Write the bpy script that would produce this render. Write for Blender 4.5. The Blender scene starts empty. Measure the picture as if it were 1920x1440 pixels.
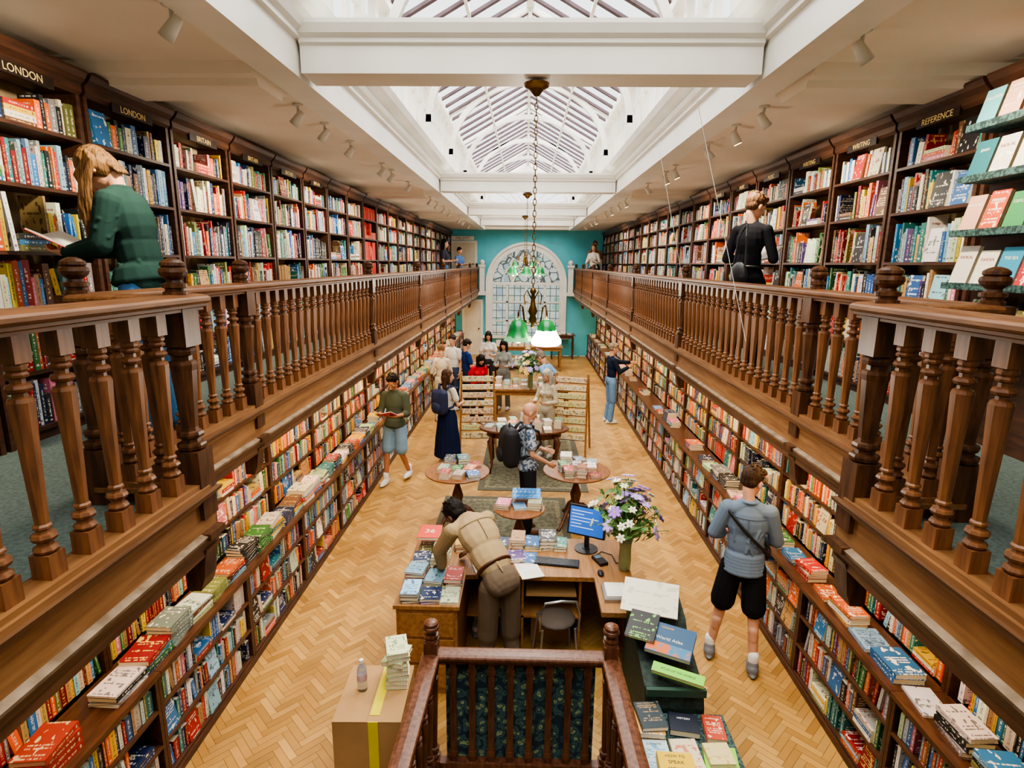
import bpy, math, random
from mathutils import Vector, Matrix
R=random.Random(11)
H=3.4; G=2.38; YE=21.5
SC=bpy.context.scene; COL=SC.collection
def V(*a): return Vector(a)
def hx(s):
    s=s.lstrip('#'); o=[]
    for i in (0,2,4):
        c=int(s[i:i+2],16)/255
        o.append(c/12.92 if c<=.04045 else ((c+.055)/1.055)**2.4)
    return tuple(o)+(1,)
# ---------------- camera
YAW,PITCH,ROLL=math.radians(1.3),math.radians(11.9),math.radians(.6)
CM=Matrix.Translation((0,0,H))@Matrix.Rotation(YAW,4,'Z')@Matrix.Rotation(math.pi/2-PITCH,4,'X')@Matrix.Rotation(ROLL,4,'Z')
cd=bpy.data.cameras.new('camera'); cam=bpy.data.objects.new('camera',cd); COL.objects.link(cam)
cd.sensor_width=36; cd.lens=1070/1920*36; cd.clip_start=.05; cd.clip_end=200
cam.matrix_world=CM; SC.camera=cam
CI=CM.inverted()
def proj(p):
    q=CI@Vector(p)
    if q.z>-.05: return None
    return 960+1070*q.x/-q.z, 720-1070*q.y/-q.z, -q.z
# ---------------- materials
MT={}
def mat(name,c1,rough=.55,metal=0,c2=None,scale=6,stretch=(1,1,1),bump=0,emis=0,emc=None,spec=.4,detail=4,lo=.35,hi=.65,bd=.01,dist=0,bscale=None):
    if name in MT: return MT[name]
    m=bpy.data.materials.new(name); m.use_nodes=True; nt=m.node_tree; N=nt.nodes; L=nt.links
    b=N['Principled BSDF']; b.inputs['Roughness'].default_value=rough; b.inputs['Metallic'].default_value=metal
    b.inputs['Specular IOR Level'].default_value=spec
    c1=hx(c1) if isinstance(c1,str) else c1
    if c2 is None: c2=tuple(x*.82 for x in c1[:3])+(1,)
    elif isinstance(c2,str): c2=hx(c2)
    tc=N.new('ShaderNodeTexCoord'); mp=N.new('ShaderNodeMapping'); mp.inputs['Scale'].default_value=stretch
    L.new(tc.outputs['Object'],mp.inputs[0])
    nz=N.new('ShaderNodeTexNoise'); nz.inputs['Scale'].default_value=scale; nz.inputs['Detail'].default_value=detail
    L.new(mp.outputs[0],nz.inputs['Vector'])
    cr=N.new('ShaderNodeValToRGB'); cr.color_ramp.elements[0].position=lo; cr.color_ramp.elements[1].position=hi
    cr.color_ramp.elements[0].color=c1; cr.color_ramp.elements[1].color=c2
    L.new(nz.outputs[0],cr.inputs[0]); L.new(cr.outputs[0],b.inputs['Base Color'])
    if bump:
        src=nz
        if bscale:
            src=N.new('ShaderNodeTexNoise'); src.inputs['Scale'].default_value=bscale; src.inputs['Detail'].default_value=2; src.inputs['Distortion'].default_value=dist
            L.new(tc.outputs['Object'],src.inputs['Vector'])
        bp=N.new('ShaderNodeBump'); bp.inputs['Strength'].default_value=bump; bp.inputs['Distance'].default_value=bd
        L.new(src.outputs[0],bp.inputs['Height']); L.new(bp.outputs[0],b.inputs['Normal'])
    if emis:
        b.inputs['Emission Color'].default_value=hx(emc) if emc else c1; b.inputs['Emission Strength'].default_value=emis
    MT[name]=m; return m
def cloth(c,c2=None,sc=30):
    return mat('cloth'+c+(c2 or ''),c,.95,c2=c2,scale=sc if c2 else 5,lo=.47 if c2 else .3,hi=.53 if c2 else .7,bump=.35,bd=.02,dist=.8,bscale=5,spec=.05)
def attr_mat(name,rough=.5,jit=0):
    m=bpy.data.materials.new(name); m.use_nodes=True; nt=m.node_tree; N=nt.nodes; L=nt.links
    b=N['Principled BSDF']; b.inputs['Roughness'].default_value=rough
    a=N.new('ShaderNodeAttribute'); a.attribute_name='Col'
    return m,N,L,b,a
def math_(N,L,op,x,y=None):
    n=N.new('ShaderNodeMath'); n.operation=op
    for i,v in enumerate((x,y)):
        if v is None: continue
        if isinstance(v,(int,float)): n.inputs[i].default_value=v
        else: L.new(v,n.inputs[i])
    return n.outputs[0]
def book_material():
    m,N,L,b,a=attr_mat('book_cover',.5)
    ik=N.new('ShaderNodeAttribute'); ik.attribute_name='Ink'
    uv=N.new('ShaderNodeUVMap'); uv.uv_map='UVMap'
    sp=N.new('ShaderNodeSeparateXYZ'); L.new(uv.outputs[0],sp.inputs[0]); u,v=sp.outputs[0],sp.outputs[1]
    sc=N.new('ShaderNodeSeparateColor'); L.new(a.outputs['Color'],sc.inputs[0])
    seed=math_(N,L,'ADD',math_(N,L,'MULTIPLY',sc.outputs[0],71),math_(N,L,'MULTIPLY',sc.outputs[2],133))
    def M(op,x,y=None): return math_(N,L,op,x,y)
    def noise(x,y,s):
        c=N.new('ShaderNodeCombineXYZ')
        for i,q in enumerate((x,y,s)):
            if isinstance(q,(int,float)): c.inputs[i].default_value=q
            else: L.new(q,c.inputs[i])
        n=N.new('ShaderNodeTexNoise'); n.inputs['Scale'].default_value=1; n.inputs['Detail'].default_value=1
        L.new(c.outputs[0],n.inputs['Vector']); return n.outputs[0]
    isc=M('GREATER_THAN',u,1.5)
    s1=M('LESS_THAN',M('ABSOLUTE',M('SUBTRACT',u,.5)),.16)
    s2=M('LESS_THAN',M('ABSOLUTE',M('SUBTRACT',v,.52)),.32)
    s3=M('GREATER_THAN',noise(M('MULTIPLY',u,2.5),M('MULTIPLY',v,34),seed),.53)
    ms=M('MULTIPLY',M('MULTIPLY',s1,s2),s3)
    ms=M('MULTIPLY',ms,M('LESS_THAN',u,1.2))
    bandv=M('MULTIPLY',M('LESS_THAN',M('ABSOLUTE',M('SUBTRACT',v,.09)),.022),M('LESS_THAN',M('ABSOLUTE',M('SUBTRACT',u,.5)),.25))
    ms=M('MAXIMUM',ms,bandv)
    uu=M('SUBTRACT',u,2)
    row=M('FLOOR',M('MULTIPLY',v,12))
    c1=M('LESS_THAN',M('FRACT',M('MULTIPLY',v,12)),.5)
    c2=M('GREATER_THAN',noise(M('MULTIPLY',uu,19),M('MULTIPLY',row,3.3),seed),.46)
    c3=M('LESS_THAN',M('ABSOLUTE',M('SUBTRACT',uu,.5)),.36)
    c4=M('GREATER_THAN',noise(row,0,seed),.52)
    mc=M('MULTIPLY',M('MULTIPLY',c1,c2),M('MULTIPLY',c3,c4))
    pic=M('GREATER_THAN',noise(M('MULTIPLY',uu,5),M('MULTIPLY',v,5),M('ADD',seed,9)),.64)
    mc=M('MULTIPLY',M('MAXIMUM',mc,pic),isc)
    mask=M('MAXIMUM',ms,mc); mask=M('MULTIPLY',M('MULTIPLY',mask,M('GREATER_THAN',u,.001)),.8)
    mx=N.new('ShaderNodeMix'); mx.data_type='RGBA'
    L.new(mask,mx.inputs['Factor']); L.new(a.outputs['Color'],mx.inputs['A']); L.new(ik.outputs['Color'],mx.inputs['B'])
    L.new(mx.outputs['Result'],b.inputs['Base Color']); return m
BOOKM=book_material()
def plank_material():
    m,N,L,b,a=attr_mat('herringbone_oak_floor',.45)
    tc=N.new('ShaderNodeTexCoord'); nz=N.new('ShaderNodeTexNoise'); nz.inputs['Scale'].default_value=1.3; nz.inputs['Detail'].default_value=9
    L.new(tc.outputs['Object'],nz.inputs['Vector'])
    mx=N.new('ShaderNodeMix'); mx.data_type='RGBA'; mx.blend_type='MULTIPLY'; mx.inputs['Factor'].default_value=.75
    cr=N.new('ShaderNodeValToRGB'); cr.color_ramp.elements[0].color=(.58,.49,.38,1); cr.color_ramp.elements[0].position=.35; cr.color_ramp.elements[1].position=.62
    L.new(nz.outputs[0],cr.inputs[0]); L.new(a.outputs['Color'],mx.inputs['A']); L.new(cr.outputs[0],mx.inputs['B'])
    L.new(mx.outputs['Result'],b.inputs['Base Color']); return m
PLANKM=plank_material()
WOOD=mat('turned_oak','#865632',.4,c2='#57351d',scale=5,stretch=(9,9,1.2),lo=.3,hi=.7,spec=.35)
WOODH=mat('oak_handrail','#7e5330',.45,c2='#57351d',scale=5,stretch=(12,1.2,12),lo=.3,hi=.7,spec=.3)
OAK=mat('light_oak','#a37646',.5,c2='#805731',scale=4,stretch=(9,.8,9),lo=.3,hi=.7)
OAKF=mat('fascia_panel_oak','#946a40',.5,c2='#724b28',scale=4,stretch=(9,.8,9),lo=.3,hi=.7)
OAKB=mat('bottom_rail_oak','#8a6038',.5,c2='#6a4525',scale=4,stretch=(9,.8,9),lo=.3,hi=.7)
OAKD=mat('fascia_oak','#67452a',.5,c2='#4a2f19',scale=4,stretch=(9,.8,9))
DUSTY=mat('dusty_moulding','#978168',.7,c2='#6f5a42',scale=12)
DARK=mat('dark_stained_wood','#4f301e',.45,c2='#351f14',scale=5,stretch=(6,1,6))
DARK2=mat('ledge_wood','#593724',.36,c2='#3c2316',scale=5,stretch=(8,1,8))
BACKW=mat('shelf_backing','#ac9573',.8,c2='#8b7758')
WHITE=mat('white_gloss_paint','#e6e2d8',.4,c2='#dcd8cd',scale=2)
CEIL=mat('ceiling_paint','#e8dccb',.85,c2='#dfd2bf',scale=1.5)
CREAM=mat('cream_paint','#ddd2ba',.65,c2='#d0c4aa',scale=2)
TEAL=mat('teal_paint','#5cbac6',.75,c2='#52aebb',scale=2)
CARPET=mat('grey_green_carpet','#606e68',.95,c2='#4c5852',scale=60,bump=.3)
REDW=mat('mahogany_stain','#70462f',.38,c2='#4c2a1a',scale=5,stretch=(8,8,1.5))
TTOP=mat('polished_table_top','#94603a',.32,c2='#744626',scale=5,stretch=(8,1.5,8))
BRASS=mat('aged_brass','#8a6b3a',.35,.9,c2='#5e4726')
BLACKP=mat('black_plastic','#1a1a1c',.45)
BARK=mat('roof_bar','#5c4c50',.8,c2='#4a3b3e')
GOLD=mat('gold_lettering','#dcbd78',.5,.0,emis=.1,emc='#e8cb86')  # slight emission added so the letters read brighter; the signs are not lamps
PLAQ=mat('dark_plaque','#20140d',.5)
CARD=mat('cardboard','#b58e5d',.8,c2='#a37e50',scale=3)
MET=mat('steel','#a8a8a8',.35,.8)
PAPER=mat('white_paper','#e8e4da',.7)
WGREEN=mat('painted_green','#2c4b3c',.6)
def fabric():
    m=bpy.data.materials.new('floral_fabric'); m.use_nodes=True; nt=m.node_tree; N=nt.nodes; L=nt.links; b=N['Principled BSDF']
    b.inputs['Roughness'].default_value=.9
    tc=N.new('ShaderNodeTexCoord'); nz=N.new('ShaderNodeTexNoise'); nz.inputs['Scale'].default_value=9; nz.inputs['Detail'].default_value=3
    L.new(tc.outputs['Object'],nz.inputs['Vector'])
    vr=N.new('ShaderNodeTexVoronoi'); vr.inputs['Scale'].default_value=19
    mx=N.new('ShaderNodeVectorMath'); mx.operation='MULTIPLY_ADD'; mx.inputs[1].default_value=(.12,.12,.12)
    L.new(nz.outputs['Color'],mx.inputs[0]); L.new(tc.outputs['Object'],mx.inputs[2]); L.new(mx.outputs[0],vr.inputs['Vector'])
    cr=N.new('ShaderNodeValToRGB'); e=cr.color_ramp.elements
    e[0].position=0; e[0].color=hx('#b0624c'); e[1].position=1; e[1].color=hx('#1c2e38')
    for p,c in ((.13,'#5a7c62'),(.26,'#a0b078'),(.32,'#28444a'),(.55,'#456460'),(.62,'#1e343e')):
        q=e.new(p); q.color=hx(c)
    L.new(vr.outputs['Distance'],cr.inputs[0]); L.new(cr.outputs[0],b.inputs['Base Color']); return m
FAB=fabric()
FAB2=mat('teal_marbled_paper','#42605c',.7,c2='#1c302e',scale=60,detail=6,lo=.45,hi=.55)
FAB3=mat('dark_green_cabinet','#26382f',.6,c2='#18241f',scale=30,detail=6,lo=.42,hi=.58)
# ---------------- mesh builder
class MB:
    def __init__(s): s.v=[];s.f=[];s.m=[];s.c=[];s.k=[];s.u=[]
    def add(s,vs,fs,mi=0,M=None,col=None,ink=None,uvs=None):
        o=len(s.v)
        s.v+= [tuple(M@Vector(p)) for p in vs] if M is not None else [tuple(p) for p in vs]
        for i,f in enumerate(fs):
            s.f.append(tuple(o+j for j in f)); s.m.append(mi)
            s.c.append(col[i] if isinstance(col,list) else col); s.k.append(ink)
            s.u.append(uvs[i] if uvs else None)
        return s
    def box(s,x0,y0,z0,x1,y1,z1,mi=0,M=None,col=None,ink=None):
        vs=[(x0,y0,z0),(x1,y0,z0),(x1,y1,z0),(x0,y1,z0),(x0,y0,z1),(x1,y0,z1),(x1,y1,z1),(x0,y1,z1)]
        return s.add(vs,[(0,3,2,1),(4,5,6,7),(0,1,5,4),(1,2,6,5),(2,3,7,6),(3,0,4,7)],mi,M,col,ink)
    def lathe(s,prof,seg=12,M=None,mi=0,ph=0,sx=1,sy=1,ruf=0,nr=6,caps=True):
        vs=[];fs=[]
        for (z,r) in prof:
            for i in range(seg):
                a=ph+2*math.pi*i/seg; rr=r*(1+ruf*math.cos(nr*a))
                vs.append((rr*math.cos(a)*sx,rr*math.sin(a)*sy,z))
        n=len(prof)
        for k in range(n-1):
            for i in range(seg):
                j=(i+1)%seg; fs.append((k*seg+i,k*seg+j,(k+1)*seg+j,(k+1)*seg+i))
        if caps: fs.append(tuple(reversed(range(seg)))); fs.append(tuple((n-1)*seg+i for i in range(seg)))
        return s.add(vs,fs,mi,M)
    def ext(s,poly,a0,a1,axis='y',mi=0):
        n=len(poly)
        g=(lambda p,a:(p[0],a,p[1])) if axis=='y' else ((lambda p,a:(a,p[0],p[1])) if axis=='x' else (lambda p,a:(p[0],p[1],a)))
        vs=[g(p,a0) for p in poly]+[g(p,a1) for p in poly]
        fs=[(i,(i+1)%n,n+(i+1)%n,n+i) for i in range(n)]+[tuple(reversed(range(n))),tuple(range(n,2*n))]
        return s.add(vs,fs,mi)
    def tube(s,pts,r,seg=8,mi=0,closed=False,M=None,flat=1):
        pts=[Vector(p) for p in pts]; n=len(pts); vs=[];fs=[]
        for i,p in enumerate(pts):
            t=(pts[(i+1)%n if closed else min(i+1,n-1)]-pts[(i-1)%n if closed else max(i-1,0)]).normalized()
            up=V(0,0,1) if abs(t.z)<.95 else V(1,0,0)
            a=t.cross(up).normalized(); b=a.cross(t)
            rr=r[i] if isinstance(r,(list,tuple)) else r
            for k in range(seg):
                w=2*math.pi*k/seg; vs.append(tuple(p+a*math.cos(w)*rr*flat+b*math.sin(w)*rr))
        for i in range(n if closed else n-1):
            for k in range(seg):
                l=(k+1)%seg; j=(i+1)%n; fs.append((i*seg+k,i*seg+l,j*seg+l,j*seg+k))
        if not closed: fs+=[tuple(reversed(range(seg))),tuple((n-1)*seg+k for k in range(seg))]
        return s.add(vs,fs,mi,M)
    def ell(s,c,ax,rd,seg=14,rings=9,mi=0):
        c=Vector(c);vs=[];fs=[]
        vs.append(tuple(c-ax[2]*rd[2]))
        for k in range(1,rings):
            t=-math.pi/2+math.pi*k/rings
            for i in range(seg):
                a=2*math.pi*i/seg
                vs.append(tuple(c+ax[0]*rd[0]*math.cos(t)*math.cos(a)+ax[1]*rd[1]*math.cos(t)*math.sin(a)+ax[2]*rd[2]*math.sin(t)))
        vs.append(tuple(c+ax[2]*rd[2])); last=len(vs)-1
        for i in range(seg):
            j=(i+1)%seg; fs.append((0,1+j,1+i)); b=1+(rings-2)*seg; fs.append((b+i,b+j,last))
            for k in range(rings-2):
                q=1+k*seg; fs.append((q+i,q+j,q+seg+j,q+seg+i))
        return s.add(vs,fs,mi)
    def cone(s,p0,p1,r0,r1,seg=12,mi=0):
        p0=Vector(p0);p1=Vector(p1);d=p1-p0;L=d.length
        t=d.normalized() if L>1e-5 else V(0,0,1)
        a=t.orthogonal().normalized(); b=t.cross(a)
        pr=[]
        for g in (-60,-30,0): pr.append((r0*math.sin(math.radians(g)),r0*math.cos(math.radians(g))))
        for g in (0,30,60): pr.append((L+r1*math.sin(math.radians(g)),r1*math.cos(math.radians(g))))
        vs=[tuple(p0-t*r0)];fs=[]
        for z,r in pr:
            for i in range(seg):
                w=2*math.pi*i/seg; vs.append(tuple(p0+t*z+a*r*math.cos(w)+b*r*math.sin(w)))
        vs.append(tuple(p1+t*r1)); last=len(vs)-1
        for i in range(seg):
            j=(i+1)%seg; fs.append((0,1+j,1+i)); q=1+5*seg; fs.append((q+i,q+j,last))
            for k in range(5):
                q=1+k*seg; fs.append((q+i,q+j,q+seg+j,q+seg+i))
        return s.add(vs,fs,mi)
    def mesh(s,name,mats,smooth=False,colors=False):
        me=bpy.data.meshes.new(name); me.from_pydata(s.v,[],s.f)
        for m in (mats if isinstance(mats,(list,tuple)) else [mats]): me.materials.append(m)
        me.polygons.foreach_set('material_index',s.m)
        if smooth: me.polygons.foreach_set('use_smooth',[True]*len(s.f))
        if colors:
            for nm,src in (('Col',s.c),('Ink',s.k)):
                at=me.color_attributes.new(nm,'FLOAT_COLOR','CORNER'); d=[]
                for f,c in zip(s.f,src): d+=list(c or (1,1,1,1))*len(f)
                at.data.foreach_set('color',d)
            uv=me.uv_layers.new(name='UVMap'); d=[]
            for f,u in zip(s.f,s.u):
                if u:
                    for q in u: d+=q
                else: d+=[0,0]*len(f)
            uv.data.foreach_set('uv',d)
        me.update(); return me
    def obj(s,name,mats,parent=None,smooth=False,colors=False,loc=None,rotz=0):
        return link(name,s.mesh(name,mats,smooth,colors),parent,loc,rotz)
def link(name,data,parent=None,loc=None,rotz=0):
    o=bpy.data.objects.new(name,data); COL.objects.link(o)
    if loc is not None: o.location=loc
    o.rotation_euler[2]=rotz
    if parent: o.parent=parent
    return o
def top(o,label,cat,group=None,kind=None):
    o['label']=label; o['category']=cat
    if group: o['group']=group
    if kind: o['kind']=kind
    return o
def struct(o,label,cat='structure'):
    o['label']=label;o['category']=cat;o['kind']='structure'; return o
def root(name,loc,label,cat,rotz=0,group=None):
    return top(link(name,None,None,loc,rotz),label,cat,group)
def text(s,size,M,m,parent=None,name='lettering',ext=.001):
    c=bpy.data.curves.new(name,'FONT'); c.body=s; c.size=size; c.extrude=ext; c.align_x='CENTER'; c.align_y='CENTER'
    t=bpy.data.objects.new('tmp',c); me=bpy.data.meshes.new_from_object(t); bpy.data.objects.remove(t)
    me.materials.clear(); me.materials.append(m)
    o=link(name,me,parent); o.matrix_local=M; return o
def cols(x,y,z,t): 
    return Matrix(((x[0],y[0],z[0],t[0]),(x[1],y[1],z[1],t[1]),(x[2],y[2],z[2],t[2]),(0,0,0,1)))
def bx(name,b,m,label,cat='structure'):
    return struct(MB().box(*b).obj(name,m),label,cat)
AX=(V(1,0,0),V(0,1,0),V(0,0,1))
# ---------------- room shell
def floor_mesh():
    mb=MB(); mb.box(-3.05,-2.5,-.1,3.05,YE,-.004,col=hx('#5c4524'))
    W=.055;n=4;c=math.sqrt(.5)
    pal=['#b98f4d','#b08645','#c09756','#a97e3e','#b58b4a','#bd9452','#ad8343']
    def put(x0,y0,lx,ly):
        cx,cy=(x0+lx/2)*W,(y0+ly/2)*W; X=(cx-cy)*c; Y=(cx+cy)*c
        if abs(X)>2.42 or Y<2.6 or Y>YE-.05: return
        g=.0011; a0,a1=x0*W+g,(x0+lx)*W-g; b0,b1=y0*W+g,(y0+ly)*W-g
        vs=[((p-q)*c,(p+q)*c,0) for p,q in ((a0,b0),(a1,b0),(a1,b1),(a0,b1))]
        k=R.uniform(.84,1.08)*(.94 if lx>ly else 1.04); q=hx(R.choice(pal)); mb.add(vs,[(0,1,2,3)],0,None,(q[0]*k,q[1]*k,q[2]*k,1))
    M=int(YE/W*.82)
    for y in range(-50,M):
        for x in range(-50,M):
            X=(x-y)*W*c
            if abs(X)>2.9: continue
            m=(x-y)%(2*n)
            if m==0: put(x,y,n,1)
            if m==2*n-1: put(x,y,1,n)
    return mb
struct(floor_mesh().obj('floor',PLANKM,colors=True),'honey oak herringbone parquet floor','floor')
for s,nm in ((-1,'left'),(1,'right')):
    bx('wall_'+nm,(min(s*3.05,s*3.2),-2.5,0,max(s*3.05,s*3.2),YE,4.7),CREAM,'cream painted side wall behind bookcases','wall')
bx('wall_back',(-3.2,-2.7,0,3.2,-2.5,5.4),CREAM,'cream painted end wall','wall')
WX,WZ0,WS,WR=1.42,.75,2.68,1.42
mb=MB(); XS=3.05; arc=[(WR*math.cos(math.pi*i/24),WS+WR*math.sin(math.pi*i/24)) for i in range(25)]
y=YE
mb.box(-XS,y,0,-WX,y+.15,WS); mb.box(WX,y,0,XS,y+.15,WS); mb.box(-WX,y,0,WX,y+.15,WZ0)
for i in range(24):
    (x0,z0),(x1,z1)=arc[i],arc[i+1]
    mb.ext([(x0,z0),(x0,5),(x1,5),(x1,z1)],y,y+.15)
mb.box(WX,y,WS,XS,y+.15,5); mb.box(-XS,y,WS,-WX,y+.15,5)
struct(mb.obj('wall_front',TEAL),'teal painted end wall around arched window','wall')
def winglass():
    m=bpy.data.materials.new('leaded_glass'); m.use_nodes=True; nt=m.node_tree; N=nt.nodes; L=nt.links; N.clear()
    out=N.new('ShaderNodeOutputMaterial'); tr=N.new('ShaderNodeBsdfTransparent'); tl=N.new('ShaderNodeBsdfTranslucent'); mx=N.new('ShaderNodeMixShader')
    tc=N.new('ShaderNodeTexCoord'); sp=N.new('ShaderNodeSeparateXYZ'); L.new(tc.outputs['Object'],sp.inputs[0])
    vr=N.new('ShaderNodeTexVoronoi'); vr.inputs['Scale'].default_value=4; L.new(tc.outputs['Object'],vr.inputs['Vector'])
    cr=N.new('ShaderNodeValToRGB'); cr.color_ramp.interpolation='CONSTANT'; e=cr.color_ramp.elements
    e[0].color=hx('#949c94'); e[1].position=.6; e[1].color=hx('#868f86')
    for p,c in ((.82,'#6f8c7c'),(.9,'#a0967c'),(.95,'#7a878c')): q=e.new(p); q.color=hx(c)
    sc=N.new('ShaderNodeSeparateColor'); L.new(vr.outputs['Color'],sc.inputs[0]); L.new(sc.outputs[0],cr.inputs[0])
    v2=N.new('ShaderNodeTexVoronoi'); v2.feature='DISTANCE_TO_EDGE'; v2.inputs['Scale'].default_value=4; L.new(tc.outputs['Object'],v2.inputs['Vector'])
    arch=math_(N,L,'GREATER_THAN',v2.outputs['Distance'],.06)
    gx=math_(N,L,'GREATER_THAN',math_(N,L,'FRACT',math_(N,L,'MULTIPLY',sp.outputs[0],4.5)),.12)
    gz=math_(N,L,'GREATER_THAN',math_(N,L,'FRACT',math_(N,L,'MULTIPLY',sp.outputs[2],3.6)),.1)
    grid=math_(N,L,'MULTIPLY',gx,gz); isarch=math_(N,L,'GREATER_THAN',sp.outputs[2],WS)
    ml=N.new('ShaderNodeMix'); L.new(isarch,ml.inputs[0]); L.new(grid,ml.inputs[2]); L.new(arch,ml.inputs[3])
    mc=N.new('ShaderNodeMix'); mc.data_type='RGBA'; mc.inputs['A'].default_value=(.06,.065,.06,1); L.new(ml.outputs[0],mc.inputs['Factor']); L.new(cr.outputs[0],mc.inputs['B'])
    L.new(mc.outputs['Result'],tr.inputs[0]); L.new(mc.outputs['Result'],tl.inputs[0]); mx.inputs[0].default_value=.35
    L.new(tr.outputs[0],mx.inputs[1]); L.new(tl.outputs[0],mx.inputs[2]); L.new(mx.outputs[0],out.inputs[0]); return m
wr=struct(link('window_1',None,None,(0,YE,0)),'tall arched leaded window with white frame','window')
def archband(mb,r0,r1,y0,y1,zc=WS,n=28,z0=WZ0,sx=1):
    for i in range(n):
        a0=math.pi*i/n;a1=math.pi*(i+1)/n
        q=[(r0*math.cos(a0),zc+r0*math.sin(a0)),(r1*math.cos(a0),zc+r1*math.sin(a0)),(r1*math.cos(a1),zc+r1*math.sin(a1)),(r0*math.cos(a1),zc+r0*math.sin(a1))]
        mb.ext(q,y0,y1)
    for s in (-1,1):
        mb.box(min(s*r0,s*r1),y0,z0,max(s*r0,s*r1),y1,zc)
mb=MB(); archband(mb,1.24,1.46,-.06,.12); archband(mb,1.41,1.5,-.1,-.02); mb.box(-1.6,-.16,WZ0-.1,1.6,.1,WZ0); mb.box(-1.3,-.05,WS-.05,1.3,.08,WS+.05)
mb.obj('window_frame',WHITE,wr)
mb=MB()
for x in (-.7,0,.7): mb.box(x-.04,-.02,WZ0,x+.04,.05,WS)
for z in (1.3,2.0): mb.box(-1.24,-.02,z-.03,1.24,.05,z+.03)
for a in (30,60,90,120,150):
    a=math.radians(a); mb.tube([(.5*math.cos(a),.01,WS+.5*math.sin(a)),(1.26*math.cos(a),.01,WS+1.26*math.sin(a))],.022,6)
for i in range(16):
    a0=math.pi*i/16;a1=math.pi*(i+1)/16
    for r0,r1 in ((.46,.52),(.85,.9)): mb.ext([(r0*math.cos(a0),WS+r0*math.sin(a0)),(r1*math.cos(a0),WS+r1*math.sin(a0)),(r1*math.cos(a1),WS+r1*math.sin(a1)),(r0*math.cos(a1),WS+r0*math.sin(a1))],-.01,.04)
mb.obj('glazing_bar',WHITE,wr)
vs=[(1.28*math.cos(math.pi*i/24),.03,WS+1.28*math.sin(math.pi*i/24)) for i in range(25)]+[(-1.28,.03,WZ0),(1.28,.03,WZ0)]
MB().add(vs,[tuple(range(len(vs)))]).obj('window_pane',winglass(),wr)
TR=[0]
def trim(mb,m,label,smooth=False):
    TR[0]+=1; return struct(mb.obj('trim_%d'%TR[0],m,smooth=smooth),label,'trim')
SKY1=YE-.6; WT=5.04; EZ=5.95; RZ=6.75; EX=1.46
for s in (-1,1):
    a,b=sorted((s*1.57,s*3.2))
    mb=MB().box(a,-2.5,4.6,b,YE,4.72)
    struct(mb.obj('ceiling' if s<0 else 'ceiling.001',CEIL),'off-white plaster ceiling above the gallery','ceiling')
    mb=MB(); P=lambda l:[(s*p,q) for p,q in l]
    mb.ext(P([(1.48,4.56),(1.7,4.56),(1.74,4.61),(1.6,4.61),(1.6,WT),(1.33,WT),(1.36,WT-.06),(1.41,WT-.09),(1.47,WT-.1),(1.47,4.88),(1.4,4.87),(1.42,4.83),(1.45,4.81),(1.45,4.78),(1.48,4.77)]),-2.5,SKY1)
    trim(mb,WHITE,'white moulded lining of the skylight well')
    mb=MB(); mb.box(min(s*(EX-.06),s*(EX+.1)),-2.5,EZ-.08,max(s*(EX-.06),s*(EX+.1)),SKY1,EZ+.04)
    mb.ext(P([(1.5,WT-.02),(1.56,WT-.02),(1.545,WT+.1),(1.47,WT+.1)]),-2.5,SKY1)
    yy=-2;q=0
    while yy<SKY1:
        w=.06 if q%3==0 else .016
        mb.ext(P([(1.48,WT),(1.55,WT),(EX+.07,EZ),(EX-.0,EZ)]),yy-w,yy+w); yy+=.42;q+=1
    zc=(WT+EZ)/2+.1; mb.box(min(s*1.49,s*1.53),-2.5,zc-.015,max(s*1.49,s*1.53),SKY1,zc+.015)
    trim(mb,WHITE,'white clerestory window frames of the skylight')
    for i,by in enumerate((4.08,10.13,14.8)):
        a,b=sorted((s*1.72,s*3.05))
        mb=MB().ext([(by-.3,4.6),(by-.26,4.54),(by-.2,4.53),(by-.18,4.49),(by+.18,4.49),(by+.2,4.53),(by+.26,4.54),(by+.3,4.6)],a,b,'x'); trim(mb,CEIL,'plaster downstand beam across gallery ceiling')
mb=MB().box(-1.57,SKY1,4.6,1.57,YE,4.72); struct(mb.obj('ceiling.002',CEIL),'plaster ceiling at the end of the hall','ceiling')
for by in (3.95,10.0,14.7,18.6):
    mb=MB()
    mb.ext([(by,4.58),(by,4.74),(by-.02,4.755),(by-.02,4.78),(by-.05,4.8),(by-.07,4.85),(by-.07,4.875),(by+.34,4.875),(by+.32,4.83),(by+.3,4.81),(by+.27,4.74),(by+.27,4.58)],-1.46,1.46,'x')
    trim(mb,WHITE,'white moulded beam crossing the skylight well')
mb=MB(); sl=(RZ-EZ)/EX
yy=-2
while yy<SKY1:
    for s in (-1,1):
        mb.ext([(s*EX,EZ-.02),(s*EX,EZ+.02),(0,RZ+.02),(0,RZ-.02)],yy,yy+.07)
    yy+=.44
trim(mb,BARK,'sloping dark skylight glazing bars')
mb=MB(); mb.box(-.05,-2.5,RZ-.03,.05,SKY1,RZ+.08)
for s in (-1,1): mb.box(min(s*.72,s*.76),-2.5,RZ-.74*sl-.03,max(s*.72,s*.76),SKY1,RZ-.74*sl+.02)
yy=-1.2
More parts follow.
